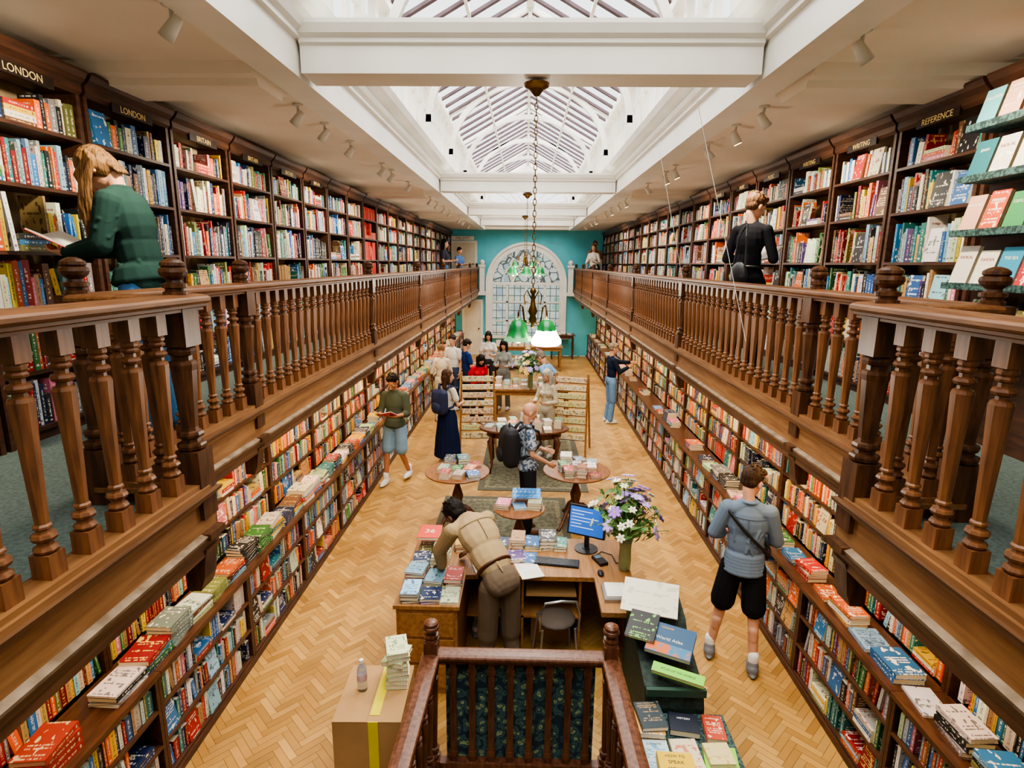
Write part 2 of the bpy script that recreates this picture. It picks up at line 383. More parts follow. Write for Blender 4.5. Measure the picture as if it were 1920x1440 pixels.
while yy<SKY1:
    n=28
    for i in range(n):
        a0=math.pi*i/n;a1=math.pi*(i+1)/n
        r=lambda w,h,a:(w*math.cos(a),5.3+h*math.sin(a))
        mb.ext([r(1.33,1.15,a0),r(1.42,1.25,a0),r(1.42,1.25,a1),r(1.33,1.15,a1)],yy,yy+.08)
    for s in (-1,1):
        mb.ext([(s*EX,EZ-.05),(s*EX,EZ+.02),(0,RZ+.02),(0,RZ-.05)],yy+.02,yy+.08); mb.box(min(s*1.34,s*1.47),yy,WT-.02,max(s*1.34,s*1.47),yy+.08,5.4)
    mb.box(-.025,yy+.03,6.5,.025,yy+.07,RZ)
    yy+=2.4
trim(mb,WHITE,'white arched roof trusses and ridge of the skylight')
mb=MB(); yy=SKY1-.1
for a in range(0,181,15):
    a=math.radians(a); mb.tube([(0,yy,5.2),(1.4*math.cos(a),yy,5.2+1.4*math.sin(a))],.025,6)
mb.box(-1.6,yy,4.72,1.6,yy+.1,5.22); mb.ext([(-EX-.1,EZ),(-EX-.1,EZ+.1),(0,RZ+.1),(EX+.1,EZ+.1),(EX+.1,EZ),(0,RZ-.05)],yy,yy+.1)
trim(mb,WHITE,'white fan-shaped glazed gable at the end of the skylight')
# gallery floors
FL=[0]; YN=2.27
def gfloor(b):
    FL[0]+=1; x0,y0,x1,y1=b
    mb=MB(); mb.box(x0,y0,G-.03,x1,y1,G,0); mb.box(x0,y0,G-.2,x1,y1,G-.03,1)
    struct(mb.obj('floor.%03d'%FL[0],[CARPET,CREAM]),'gallery floor with grey-green carpet','floor')
gfloor((-3.05,YN,-1.78,YE)); gfloor((1.78,YN,3.05,YE)); gfloor((-3.05,.6,-1.38,YN)); gfloor((1.38,.6,3.05,YN)); gfloor((-3.05,-2.5,3.05,.6))
def fascia(e,s,y0,y1):
    P=lambda l:[(s*(e+p),H+q) for p,q in l]
    mb=MB()
    mb.ext(P([(-.075,-.975),(-.08,-.96),(.1,-.96),(.1,-.975)]),y0,y1,mi=0)
    mb.ext(P([(-.035,-1.14),(-.035,-1.02),(-.05,-1.0),(-.065,-.975),(.1,-.975),(.1,-1.14)]),y0,y1,mi=1)
    mb.ext(P([(-.06,-1.165),(-.065,-1.15),(-.035,-1.14),(.1,-1.14),(.1,-1.165)]),y0,y1,mi=2)
    mb.ext(P([(-.035,-1.25),(-.035,-1.22),(-.045,-1.2),(-.058,-1.165),(.1,-1.165),(.1,-1.25)]),y0,y1,mi=0)
    trim(mb,[OAKD,OAKF,DUSTY],'moulded oak fascia along the gallery edge')
for s in (-1,1):
    fascia(1.8,s,YN+.04,YE-.05); fascia(1.4,s,.3,YN+.06)
    a,b=sorted((s*1.37,s*1.9)); mb=MB().box(a,YN,H-1.25,b,YN+.08,H-.96); trim(mb,OAKD,'oak fascia return where the gallery widens')
# ---------------- railings
def baluster_mesh(m,k=1.,hgt=.72):
    mb=MB(); r=.03*k
    mb.box(-r,-r,0,r,r,.075)
    pr=[(.075,.022),(.08,.03),(.088,.034),(.096,.03),(.1,.022),(.11,.021),(.116,.03),(.126,.035),(.136,.031),(.14,.02),(.148,.018),(.153,.025),(.16,.025),(.166,.019),(.40,.027),(.515,.033),(.53,.034),(.541,.03),(.545,.02),(.556,.019),(.561,.03),(.57,.034),(.579,.03),(.583,.019),(.596,.019),(.601,.028),(.608,.03),(.615,.023),(.622,.028),(.63,.029),(.64,.026)]
    sc=hgt/.72
    mb.lathe([(z,rr*k) for z,rr in pr],8,ph=math.pi/8)
    mb.box(-r*.95,-r*.95,.64,r*.95,r*.95,.72)
    mb.v=[(a,b,c*sc) for a,b,c in mb.v]
    return mb.mesh('baluster',m)
BAL=baluster_mesh(WOOD)
def newel_mesh(m,h,w=.054):
    mb=MB(); mb.box(-w,-w,-.1,w,w,.2)
    pr=[(.2,w*.8),(.208,w*1.0),(.222,w*1.05),(.232,w*1.0),(.236,w*.7),(.25,w*.66),(.257,w*.9),(.268,w*.95),(.28,w*.88),(.285,w*.62),(.3,w*.6),(h-.3,w*.9),(h-.275,w*.98),(h-.262,w*.92),(h-.258,w*.68),(h-.24,w*.68),(h-.234,w*.95),(h-.22,w*1.02),(h-.208,w*.95),(h-.2,w*.8)]
    mb.lathe(pr,8,ph=math.pi/8); mb.box(-w,-w,h-.2,w,w,h)
    return mb.mesh('newel_post',m)
def finial_mesh(m,k=.88):
    mb=MB(); pr=[(0,.05),(.012,.05),(.016,.04),(.026,.04),(.03,.052),(.045,.052),(.05,.034),(.06,.03),(.068,.04),(.078,.054),(.092,.06),(.106,.056),(.112,.044),(.118,.052),(.13,.05),(.14,.036),(.148,.014)]
    mb.lathe([(z*k*1.1,r*k) for z,r in pr],20); return mb.mesh('finial',m,smooth=False)
DN=mat('dark_oak_newel','#5c3a22',.38,c2='#3b2313',scale=5,stretch=(9,9,1.2),spec=.3)
NEW=newel_mesh(DN,.84); FIN=finial_mesh(DN)
def rail_prof(mb,p0,p1,w=.075,z=H-.2):
    d=Vector((p1[0]-p0[0],p1[1]-p0[1],0)); L=d.length; t=d.normalized(); n=V(-t.y,t.x,0)
    pr=[(-w*.6,0),(-w*.6,.01),(-w*.8,.016),(-w*.8,.026),(-w*.92,.03),(-w,.038),(-w,.05),(-w*.9,.058),(-w*.6,.064),(0,.067),(w*.6,.064),(w*.9,.058),(w,.05),(w,.038),(w*.92,.03),(w*.8,.026),(w*.8,.016),(w*.6,.01),(w*.6,0)]
    vs=[tuple(V(*p0,z)+n*a+V(0,0,b)) for a,b in pr]+[tuple(V(*p0,z)+t*L+n*a+V(0,0,b)) for a,b in pr]; k=len(pr)
    mb.add(vs,[(i,(i+1)%k,k+(i+1)%k,k+i) for i in range(k)]+[tuple(range(k)),tuple(reversed(range(k,2*k)))])
def railing(p0,p1,newel0=True,newel1=False,nb=None,over=0,w=.075):
    r=root('gallery_railing',(0,0,0),'turned oak balustrade along the edge of the book gallery','railing',group='gallery balustrade sections')
    cx,cy=(p0[0]+p1[0])/2,(p0[1]+p1[1])/2; r.location=(cx,cy,G)
    q0=(p0[0]-cx,p0[1]-cy);q1=(p1[0]-cx,p1[1]-cy)
    mb=MB(); rail_prof(mb,q0,(q1[0],q1[1]+over),w,H-.2-G); mb.obj('handrail',WOODH,r)
    d=V(q1[0]-q0[0],q1[1]-q0[1],0);L=d.length;t=d.normalized();n=V(-t.y,t.x,0)
    mb=MB(); a=V(*q0,0);b=V(*q1,0)
    for w,z0,z1 in ((.062,-.96,-.94),(.048,-.94,-.92)):
        vs=[tuple(p+n*k+V(0,0,H+z-G)) for z in (z0,z1) for p,k in ((a,-w),(b,-w),(b,w),(a,w))]
        mb.add(vs,[(0,3,2,1),(4,5,6,7),(0,1,5,4),(1,2,6,5),(2,3,7,6),(3,0,4,7)])
    mb.obj('bottom_rail',OAKB,r)
    k=nb or max(1,round(L/.15)-1)
    for i in range(k):
        p=a+t*L*(i+1)/(k+1); link('baluster',BAL,r,(p.x,p.y,H-.92-G),math.atan2(t.y,t.x))
    for on,p in ((newel0,a),(newel1,b)):
        if on:
            q=link('newel_post',NEW,r,(p.x,p.y,H-1.0-G+.02)); link('finial',FIN,q,(0,0,.845))
for s in (-1,1):
    ys=[YN,3.62,6.6,9.6,12.6,15.6,18.5,21.1]
    for i in range(7): railing((s*1.8,ys[i]),(s*1.8,ys[i+1]),True,i==6)
    railing((s*1.4,.9),(s*1.4,YN),False,True,over=.1,w=.085); railing((s*1.4,YN),(s*1.8,YN),False,False)
    for yy,e,k in [(y,1.8,1) for y in ys[1:-1]]+[(YN,1.4,1.1)]:
        mb=MB(); P=[(s*(e-.045),H-1.22),(s*(e+.06),H-1.22),(s*(e+.06),H-1.25-.15*k),(s*(e+.0),H-1.25-.15*k),(s*(e-.02),H-1.25-.1*k),(s*(e-.035),H-1.25)]
        mb.ext(P,yy-.045*k,yy+.045*k); mb.box(min(s*(e-.075),s*(e+.06)),yy-.055*k,H-1.17,max(s*(e-.075),s*(e+.06)),yy+.055*k,H-1.14); trim(mb,DN,'carved oak corbel under the gallery')
    mb=MB(); mb.box(-.09,-.09,0,.09,.09,.9); mb.box(-.12,-.12,.9,.12,.12,.98); mb.lathe([(.98,.05),(1.02,.09),(1.08,.1),(1.14,.06),(1.16,.02)],12)
    o=mb.obj('pedestal',WHITE,loc=(s*1.62,21.25,G)); struct(o,'white painted pedestal with ball finial','pedestal')
    bx('trim_%d'%(80+s),(min(s*1.5,s*1.78),21.1,G-.12,max(s*1.5,s*1.78),YE,G),WHITE,'white ledge beside the window','trim')
# ---------------- books
PAL=[('cream','#e6dcc4',11,'#7a3020'),('white','#e9e6de',11,'#3a3e44'),('red','#b3241d',8,'#f2e6d2'),('crimson','#8a1620',4,'#e8c874'),('orange','#e0662a',7,'#fbf3e0'),
('yellow','#e8bf3c',6,'#2a2420'),('navy','#1d2c52',7,'#e8e0cc'),('blue','#2f6fae',8,'#f4f4f0'),('sky blue','#8dbcd4',6,'#20304a'),('teal','#2b7a78',5,'#f0ead8'),
('green','#3c7a3f',5,'#f3ecd0'),('olive','#7d8044',2,'#f0ead0'),('black','#222222',8,'#e8e4da'),('grey','#85878a',5,'#f4f4f4'),('brown','#6a4530',4,'#e8cf9a'),('pink','#d9768a',3,'#ffffff'),('pale green','#bcd0a8',3,'#335544'),('tan','#c49a68',4,'#3a2414'),('purple','#5a3a78',2,'#f0e0c0')]
PW=[p[2] for p in PAL]
GLOWW=[{'orange':12,'red':8,'yellow':13,'cream':14,'tan':10,'crimson':5}.get(p[0],p[2]*.8) for p in PAL]  # warm-leaning weights put the yellow glow of the shelf lamps into book colours
PAGE=hx('#e0d4b8')
def bcol(w=None):
    p=R.choices(PAL,w or PW)[0]; k=R.uniform(.62,1.15); j=[R.uniform(.86,1.14) for _ in range(3)]; c=hx(p[1]); return p[0],(min(1,c[0]*k*j[0]),min(1,c[1]*k*j[1]),min(1,c[2]*k*j[2]),1),hx(p[3])
UP=[];FLAT=[]
def book_geom(mb,b,detail=False,M=None):
    t,w,h=b['t'],b['w'],b['h']; M=M if M is not None else b['M']; c,k=b['c'],b['k']
    def bb(x0,y0,z0,x1,y1,z1,page=False,full=True):
        vs=[(x0,y0,z0),(x1,y0,z0),(x1,y1,z0),(x0,y1,z0),(x0,y0,z1),(x1,y0,z1),(x1,y1,z1),(x0,y1,z1)]
        fs=[(0,3,2,1),(4,5,6,7),(2,3,7,6),(0,1,5,4),(1,2,6,5),(3,0,4,7)]
        n4=[(0,0)]*4
        sp=[(.002,0),(1,0),(1,1),(.002,1)] if y0<.0001 and not page else n4
        cv=[(2,0),(3,0),(3,1),(2,1)]; cv2=[(3,0),(2,0),(2,1),(3,1)]
        pc=PAGE if (page or not detail) else c
        cc=[pc,pc,pc,c if not page else PAGE,c if not page else PAGE,c if not page else PAGE]
        mb.add(vs,fs,0,M,cc,k,[n4,n4,n4,sp,cv if not page else n4,cv2 if not page else n4])
    if detail and t>.008:
        e=.0022
        bb(e,e,.003,t-e,w-.003,h-.003,True)
        bb(0,.0005,0,e,w,h); bb(t-e,.0005,0,t,w,h); bb(0,0,0,t,e,h)
    else: bb(0,0,0,t,w,h)
def addbook(lst,M,t,w,h,w8=None,where='',col=None,grp=None):
    n,c,k=col or bcol(w8)
    b=dict(M=M,t=t,w=w,h=h,n=n,c=c,k=k,where=where,grp=grp); lst.append(b); return b
REDC=('red',hx('#d82a1c'),hx('#e86a4a'))
def row(s,xf,z,y0,y1,hm,w8,where,grp,faceout=0,stacks=.02,jit=.012,force=None,tk=1.):
    y=y0
    run=None;rl=0;rh=.8*hm
    while y<y1-.03:
        q=R.random()
        if q<.02 and not force: y+=R.uniform(.02,.06); continue
        if q<.02+faceout and y<y1-.18:
            w,h=R.uniform(.13,.16),R.uniform(.2,min(.25,hm)); a=math.radians(8)
            if s>0: M=cols((-math.cos(a),0,math.sin(a)),(0,-1,0),(math.sin(a),0,math.cos(a)),(xf+.03,y+w,z))
            else: M=cols((math.cos(a),0,math.sin(a)),(0,1,0),(-math.sin(a),0,math.cos(a)),(-xf-.03,y,z))
            addbook(UP,M,R.uniform(.015,.03),w,h,w8,where,force,grp); y+=w+.008; continue
        if q<.02+faceout+stacks and y<y1-.22:
            acc=0
            for _ in range(R.randint(2,4)):
                t=R.uniform(.02,.035)
                M=Matrix.Translation((s*(xf+.08),y+.1,z+acc))@Matrix.Rotation((0 if s>0 else math.pi),4,'Z')@cols((0,0,1),(1,0,0),(0,1,0),(-.07,-.1,0))
                addbook(UP,M,t,.14,.2,w8,where,force,grp); acc+=t+.0005
            y+=.215; continue
        if rl<=0:
            run=bcol(w8) if R.random()<.08 else None; rl=R.randint(3,8); rh=R.uniform(.66,.92)*hm
        rl-=1
        t=R.choice((R.uniform(.012,.022),R.uniform(.02,.034),R.uniform(.022,.05)))*tk; w=R.uniform(.11,.15); h=min(hm*.97,max(.155,(rh+R.uniform(-.012,.012)) if run else R.uniform(.58,.97)*hm))
        if force: h=hm*.95
        if y+t>y1: break
        j=R.uniform(0,jit); a=0
        if R.random()<.07: a=math.radians(R.uniform(4,12))
        if s>0: M=Matrix.Translation((xf+.02+j,y+t,z))@Matrix.Rotation(a,4,'X')@cols((0,-1,0),(1,0,0),(0,0,1),(0,0,0)); ex=h*math.sin(a)*0
        else:
            if a and y+t+h*math.sin(a)<y1: y+=h*math.sin(a)
            else: a=0
            M=Matrix.Translation((-xf-.02-j,y,z))@Matrix.Rotation(a,4,'X')@cols((0,1,0),(-1,0,0),(0,0,1),(0,0,0))
        addbook(UP,M,t,w,h,w8,where,force or run,grp); y+=t+.001+(h*math.sin(a) if s>0 else 0)
XG=2.75; BW=.85; SH=[.08,.4,.73,1.06,1.42,1.74]; TOP=2.09
def gcase(s):
    mb=MB()
    A=lambda x0,y0,z0,x1,y1,z1,mi=0: mb.box(min(s*x0,s*x1),y0,z0,max(s*x0,s*x1),y1,z1,mi)
    A(0,0,0,.28,.03,TOP); A(0,BW-.03,0,.28,BW,TOP); A(.26,0,0,.28,BW,TOP,1); A(0,0,TOP-.03,.28,BW,TOP); A(.02,.0,0,.28,BW,.06)
    return mb.mesh('bookcase',[DARK,BACKW])
def boxmesh(name,b,m): return MB().box(*b).mesh(name,m)
SIGNS={-1:{2:'LONDON',3:'LONDON',4:'BRITAIN',5:'BRITAIN',6:'BRITAIN',7:'BRITAIN'},1:{3:'REFERENCE',4:'WRITING',5:'WRITING',6:'MUSIC',7:'MUSIC',8:'TRAVEL'}}
for s in (-1,1):
    body=gcase(s); sh=boxmesh('shelf',(min(0,s*.26),.03,-.02,max(0,s*.26),BW-.03,0),DARK)
    mb=MB(); mb.ext([(0,TOP-.09),(-s*.02,TOP-.07),(-s*.02,TOP-.03),(-s*.05,TOP),(-s*.07,TOP+.03),(-s*.07,TOP+.045),(s*.2,TOP+.045),(s*.2,TOP-.09)],0,BW); cor=mb.mesh('cornice',DARK)
    mb=MB(); a,b=sorted((-s*.004,-s*.024)); mb.box(a,.22,TOP-.12,b,.63,TOP-.06); plq=mb.mesh('sign',PLAQ)
    for i in range(24):
        y0=1.1+i*.88
        if y0+BW>YE-.1: break
        o=top(link('bookcase',body,None,(s*XG,y0,G)),'dark-stained wooden bookcase bay full of books on the gallery','bookcase','gallery bookcases')
        for z in SH: link('shelf',sh,o,(0,0,z))
        link('cornice',cor,o)
        if i in SIGNS[s]:
            p=link('sign',plq,o); t=SIGNS[s][i]
            M=cols((0,1,0),(0,0,1),(1,0,0),(.026,.425,TOP-.09)) if s<0 else cols((0,-1,0),(0,0,1),(-1,0,0),(-.026,.425,TOP-.09))
            text(t,.058,M,GOLD,p,ext=.0005)
        for j,z in enumerate(SH):
            nx=SH[j+1] if j<5 else TOP-.1
            if s>0 and i<4: fo=.1
            else: fo=(.05 if s>0 else .02) if i<8 else .02
            row(s,XG,G+z,y0+.035,y0+BW-.035,nx-z-.035,None,'upright on a gallery bookcase shelf','books on gallery shelves',fo if not(s<0 and i==10) else 0,tk=1.15,force=REDC if (s<0 and i==10) else None)
XL=2.3; XU=2.6; LZ=.855; BL=1.2
LS=[.07,.33,.59]; US=[.87,1.13,1.39,1.65,1.9]
for s in (-1,1):
    mb=MB(); A=lambda x0,y0,z0,x1,y1,z1,mi=0: mb.box(min(s*x0,s*x1),y0,z0,max(s*x0,s*x1),y1,z1,mi)
    A(.0,0,0,.3,.028,LZ-.03); A(0,BL-.028,0,.3,BL,LZ-.03); A(.02,0,0,.3,BL,.06); A(.28,0,0,.3,BL,LZ-.03,1)
    A(.3,0,0,.62,.028,2.14); A(.3,BL-.028,0,.62,BL,2.14); A(.58,0,LZ,.62,BL,2.14,1); A(.3,0,2.1,.62,BL,2.14)
    body=mb.mesh('bookcase',[DARK,BACKW])
    l1=boxmesh('shelf',(min(0,s*.28),.028,-.02,max(0,s*.28),BL-.028,0),DARK); u1=boxmesh('shelf',(min(s*.3,s*.58),.028,-.02,max(s*.3,s*.58),BL-.028,0),DARK)
    mb=MB(); A(-.025,0,LZ-.03,.31,BL,LZ); A(-.012,0,LZ-.05,0,BL,LZ-.03); led=mb.mesh('ledge',DARK2)
    for i in range(16):
        y0=1.9+i*BL*1.003
        if y0+BL>YE-.2: break
        o=top(link('bookcase',body,None,(s*XL,y0,0)),'dark wood wall bookcase with projecting counter ledge and packed shelves','bookcase','ground floor bookcases')
        for z in LS[:]: link('shelf',l1,o,(0,0,z))
        for z in US[1:]: link('shelf',u1,o,(0,0,z))
        link('ledge',led,o)
        for z in LS: row(s,XL,z,y0+.033,y0+BL-.033,.24,None,'upright below the counter ledge','books below the ledge',.07,.04,tk=1.2)
        for z in US: row(s,XU,z,y0+.033,y0+BL-.033,.23,GLOWW,'upright on a warmly lit wall shelf','books on wall shelves under the gallery',.03,.02,tk=1.2)
bx('baseboard_left',(-2.32,1.9,0,-2.285,YE,.05),DARK,'dark wooden plinth','baseboard'); bx('baseboard_right',(2.285,1.9,0,2.32,YE,.05),DARK,'dark wooden plinth','baseboard')
def stack(x,y,z,n,rot=0,w8=None,where='',grp=None,sc=1.,jr=.12,force=None):
    acc=0
    w,h=R.uniform(.12,.165)*sc,R.uniform(.18,.235)*sc; col=force or (bcol(w8) if R.random()<.3 else None)
    for i in range(n):
        t=R.uniform(.012,.036) if not force else R.uniform(.03,.04)
        M=Matrix.Translation((x,y,z+acc))@Matrix.Rotation(rot+R.uniform(-jr,jr),4,'Z')@cols((0,0,1),(1,0,0),(0,1,0),(-w/2,-h/2,0))
        addbook(FLAT,M,t,w,h,w8,where,col if col else None,grp); acc+=t+.0006
    return acc
CR=('red',hx('#9c3226'),hx('#dccba4'))
for s in (-1,1):
    y=2.15;q=0
    while y<YE-.5:
        if (s<0 and R.random()<.99) or (s>0 and R.random()<(.92 if y<6 else .75)):
            stack(s*(2.415 if s<0 else 2.43),y,LZ,R.randint(3,6) if s<0 else R.randint(1,5),0 if s>0 else math.pi,None,'stacked flat on the counter ledge','book stacks on the ledge',1.18,.13,CR if s<0 and q==1 else None)
        y+=.258 if s<0 else .285;q+=1
# ---------------- furniture
def round_table(x,y,r,zt,label):
    o=root('round_table',(x,y,0),label,'table')
    MB().lathe([(zt-.03,r-.03),(zt-.022,r-.008),(zt-.012,r),(zt-.004,r),(zt,r-.006)],48).obj('table_top',TTOP,o)
    MB().lathe([(.2,.05),(.24,.06),(.28,.035),(.33,.06),(.42,.075),(.5,.05),(.56,.032),(.62,.04),(.66,.03),(zt-.04,.035),(zt-.035,.12),(zt-.03,.12)],16).obj('pedestal',REDW,o,smooth=True)
    for i in range(3):
        a=math.radians(90+120*i+20); c,s_=math.cos(a),math.sin(a)
        mb=MB().tube([(c*q,s_*q,z) for q,z in ((.02,.27),(.1,.27),(.2,.2),(.28,.09),(.34,.03),(.38,.02))],[.035,.032,.028,.024,.022,.026],8); mb.obj('leg',REDW,o,smooth=True)
    return o
def fill_round(x,y,r,z,n,where,grp):
    g=.175
    k=int(r/g)+1
    for i in range(-k,k+1):
        for j in range(-k,k+1):
            px,py=i*g+(.05 if j%2 else 0),j*.23
            if math.hypot(px,py)+.07<r: stack(x+px,y+py,z,R.randint(*n),R.uniform(-.2,.2),None,where,grp,.98)
round_table(-.86,7.03,.42,.75,'round mahogany pedestal table stacked with books'); fill_round(-.86,7.03,.4,.75,(2,5),'on a round pedestal table','books on round tables')
round_table(.7,7.15,.44,.75,'round mahogany tripod table covered with books'); fill_round(.7,7.15,.42,.75,(2,5),'on a round pedestal table','books on round tables')
round_table(-.04,6.0,.29,.72,'small round wooden table with upright books'); fill_round(-.04,6.0,.29,.72,(1,3),'on a small round table','books on round tables')
for i in range(5):
    M=Matrix.Translation((-.12+i*.045,6.03,.80))@cols((0,-.2,.98),(1,0,0),(0,.98,.2),(0,0,0))
    addbook(FLAT,M,.02,.14,.2,None,'propped on a small round table',('blue',hx('#2f8fd6'),hx('#ffffff')),'books on round tables')
o=root('console_table',(0,9.15,0),'dark red oval table with cabriole legs piled with books','table')
MB().lathe([(.7,.7),(.71,.74),(.73,.75),(.745,.74)],40,sy=.55).obj('table_top',REDW,o); MB().lathe([(.6,.62),(.7,.62)],32,sy=.5).obj('apron',REDW,o)
for sx in (-1,1):
    for sy in (-1,1):
        MB().tube([(sx*.5,sy*.2,.68),(sx*.56,sy*.24,.55),(sx*.53,sy*.22,.3),(sx*.52,sy*.22,.12),(sx*.56,sy*.25,.02)],[.04,.042,.028,.02,.032],8).obj('leg',REDW,o,smooth=True)
for i in range(-3,4):
    for j in (-1,0,1):
        if abs(i)==3 and j: continue
        stack(i*.19,9.15+j*.22,.745,R.randint(1,6),R.uniform(-.2,.2),None,'on the oval table','books on oval table',.95)
def rect_table(x,y,w,d,z,m,label,n=(1,4),sc=1.):
    o=root('display_table',(x,y,0),label,'table')
    mb=MB().box(-w/2,-d/2,z-.04,w/2,d/2,z); mb.obj('table_top',m,o); MB().box(-w/2+.06,-d/2+.05,z-.14,w/2-.06,d/2-.05,z-.04).obj('apron',m,o)
    for sx in (-1,1):
        for sy in (-1,1):
            MB().lathe([(0,.02),(.08,.03),(.1,.02),(.4,.03),(z-.16,.025),(z-.15,.035),(z-.1,.035)],8,Matrix.Translation((sx*(w/2-.07),sy*(d/2-.07),0))).obj('leg',m,o)
    px=-w/2+.12
    while px<w/2-.06:
        py=-d/2+.14
        while py<d/2-.06:
            if R.random()<.9: stack(x+px,y+py,z,R.randint(*n),R.uniform(-.1,.1),None,'on a display table','books on display tables',.95)
            py+=.25
        px+=.19
rect_table(.15,12.4,1.7,.9,.76,OAK,'long oak display table covered in book stacks',(1,6))
rect_table(-.15,15.4,1.5,1.0,.76,DARK2,'dark wood display table covered in book stacks')
rect_table(.1,18.6,2.2,.9,.8,OAK,'wide oak display table with books below the window',(1,5))
rect_table(1.35,20.8,.9,.5,.9,DARK2,'narrow dark table with books near the end wall',(1,3))
def rack(x,y,rz):
    o=root('wrapping_paper_rack',(x,y,0),'tall wooden A-frame rack hung with wrapping paper and cards','rack',rz,'wrapping paper racks')
    for sx in (-1,1):
        for sy in (-1,1): MB().tube([(sx*.33,sy*.28,0),(sx*.29,sy*.02,1.46)],.02,6).obj('leg',OAK,o)
    for i in range(8):
        z=.3+i*.145; yy=-.27+.26*z/1.46
        MB().tube([(-.31,yy,z-.02),(.31,yy,z-.02)],.014,6).obj('rung',OAK,o)
        c=R.choice(['#d8cfa0','#c9cf9a','#e0d8b8','#d8c070','#b8c498','#d8c8a0'])
        MB().box(-.28,yy-.05,z-.005,.28,yy-.02,z+.085).obj('paper_sheet',mat('wrap'+c,c,.7,c2=R.choice(['#8d9f5a','#c8a050','#9a7a5a','#b8705c']),scale=28,lo=.52,hi=.58),o)
rack(-.86,10.2,.1); rack(.86,10.2,-.25)
def rug(x0,y0,x1,y1):
    mb=MB().box(x0,y0,0,x1,y1,.01,0)
    mb.box(x0+.1,y0+.1,.01,x1-.1,y1-.1,.011,1); mb.box(x0+.16,y0+.16,.011,x1-.16,y1-.16,.012,2)
    top(mb.obj('rug',[mat('rug_border','#5e5c4c',.95,c2='#4c4a3e',scale=50),mat('rug_band','#857c62',.95,c2='#665f4a',scale=30,lo=.48,hi=.52),mat('rug_field','#6c6852',.95,c2='#545241',scale=18,lo=.45,hi=.55)]),'worn grey-green bordered rug on the parquet','rug')
rug(-1.15,5.1,.62,7.95); rug(-.7,8.2,1.0,10.9)
# desk
o=root('service_desk',(0,0,0),'pale oak bookshop service desk with side cabinet and open bays','desk')
MB().box(-.5,4.45,.74,.95,5.15,.78).obj('worktop',OAK,o)
mb=MB(); mb.box(-.98,3.98,0,-.5,5.1,.76); mb.box(-1.0,3.96,.76,-.48,5.12,.79)
mb.obj('side_cabinet',OAK,o)
for k in range(3): MB().box(-.95,3.965,.06+k*.23,-.53,3.98,.26+k*.23).obj('drawer',OAK,o)
MB().box(.62,3.95,.74,.98,4.45,.78).obj('worktop',OAK,o)
mb=MB(); mb.box(-.5,5.1,0,.95,5.14,.74); mb.box(.92,3.95,0,.95,5.14,.74); mb.box(-.48,4.5,.35,.5,5.1,.37); mb.box(.0,4.5,0,.02,5.1,.74); mb.box(.5,4.5,0,.52,5.1,.74); mb.obj('desk_panel',OAK,o)
MB().box(.04,4.5,.56,.48,4.95,.58).obj('drawer_tray',CARD,o)
for x,y,z,n in ((-.88,4.1,.79,4),(-.72,4.08,.79,2),(-.57,4.1,.79,1),(-.88,4.34,.79,5),(-.72,4.33,.79,3),(-.57,4.36,.79,2),(-.88,4.58,.79,4),(-.72,4.58,.79,4),(-.88,4.82,.79,3),(-.72,4.82,.79,5),(-.56,4.92,.79,3),(-.36,4.98,.78,3),(-.2,5.0,.78,2),(-.04,4.98,.78,4),(.1,4.98,.78,3),(.24,5.02,.78,4),(-.05,4.74,.78,2),(.36,4.98,.78,2),(.06,4.74,.78,1)):
    stack(x,y,z,n,R.uniform(-.1,.1),None,'on the service desk','books on the service desk',1.0)
for x,y in ((-.34,4.62),(.06,4.55)): top(MB().box(-.1,-.14,0,.1,.14,.006).obj('paper_sheet',PAPER,loc=(x,y,.782),rotz=.3),'loose sheet of white paper on the desk','paper')
# chair
o=root('desk_chair',(.3,4.4,0),'small desk chair with curved steel tube back','chair',math.radians(8))
CB=mat('chair_fabric','#4a4038',.8)
MB().ell((0,0,.42),AX,(.17,.17,.03)).obj('seat',CB,o,smooth=True)
MB().tube([(-.16,-.14,.4),(-.17,-.17,.56),(-.13,-.18,.68),(0,-.19,.7),(.13,-.18,.68),(.17,-.17,.56),(.16,-.14,.4)],.011,8).obj('back_frame',MET,o,smooth=True)
for sx in (-1,1):
    for sy in (-1,1): MB().tube([(sx*.14,sy*.13,.4),(sx*.17,sy*.17,0)],.011,8).obj('leg',MET,o)
def carton(x,y,w,d,h,rz,label,z=0):
    o=root('cardboard_box',(x,y,z),label,'box',rz)
    mb=MB().box(-w/2,-d/2,0,w/2,d/2,h); mb.box(-w/2-.001,-d/2-.001,h,-.002,d/2+.001,h+.004); mb.box(.002,-d/2-.001,h,w/2+.001,d/2+.001,h+.004); mb.obj('box_body',CARD,o)
    return o
b=carton(-.94,3.2,.42,.5,.66,.03,'tall brown cardboard carton with yellow tape')
Y_=mat('yellow_tape','#e8d822',.4,c2='#d8c81c')
mb=MB().box(.01,-.2,.664,.07,.256,.668); mb.box(.01,-.256,.1,.07,-.251,.667); mb.obj('tape',Y_,b)
carton(.27,4.82,.36,.3,.34,0,'open brown cardboard box stored under the desk')
for i,(x,c) in enumerate(((-.69,'#d8dcdc'),(-.655,'#6a8a9a'),(-.66,'#e8e4da'))):
    top(MB().tube([(x,2.86+i*.07,0),(x+.015,2.9+i*.07,.74-i*.05)],.02,10).obj('poster_tube',mat('tube'+c,c,.4),smooth=False),'slim rolled tube standing beside the cardboard carton','tube','rolled tubes')
for i in range(8):
    M=Matrix.Translation((-.82,3.32,.668+i*.0325))@Matrix.Rotation(R.uniform(-.4,.4)+.2,4,'Z')@cols((0,0,1),(1,0,0),(0,1,0),(-.07,-.1,0))
    addbook(FLAT,M,.031,.14,.2,None,'in a stack on the cardboard carton',('cream',hx('#dedeb0'),hx('#5a8a4a')),'book stack on carton')
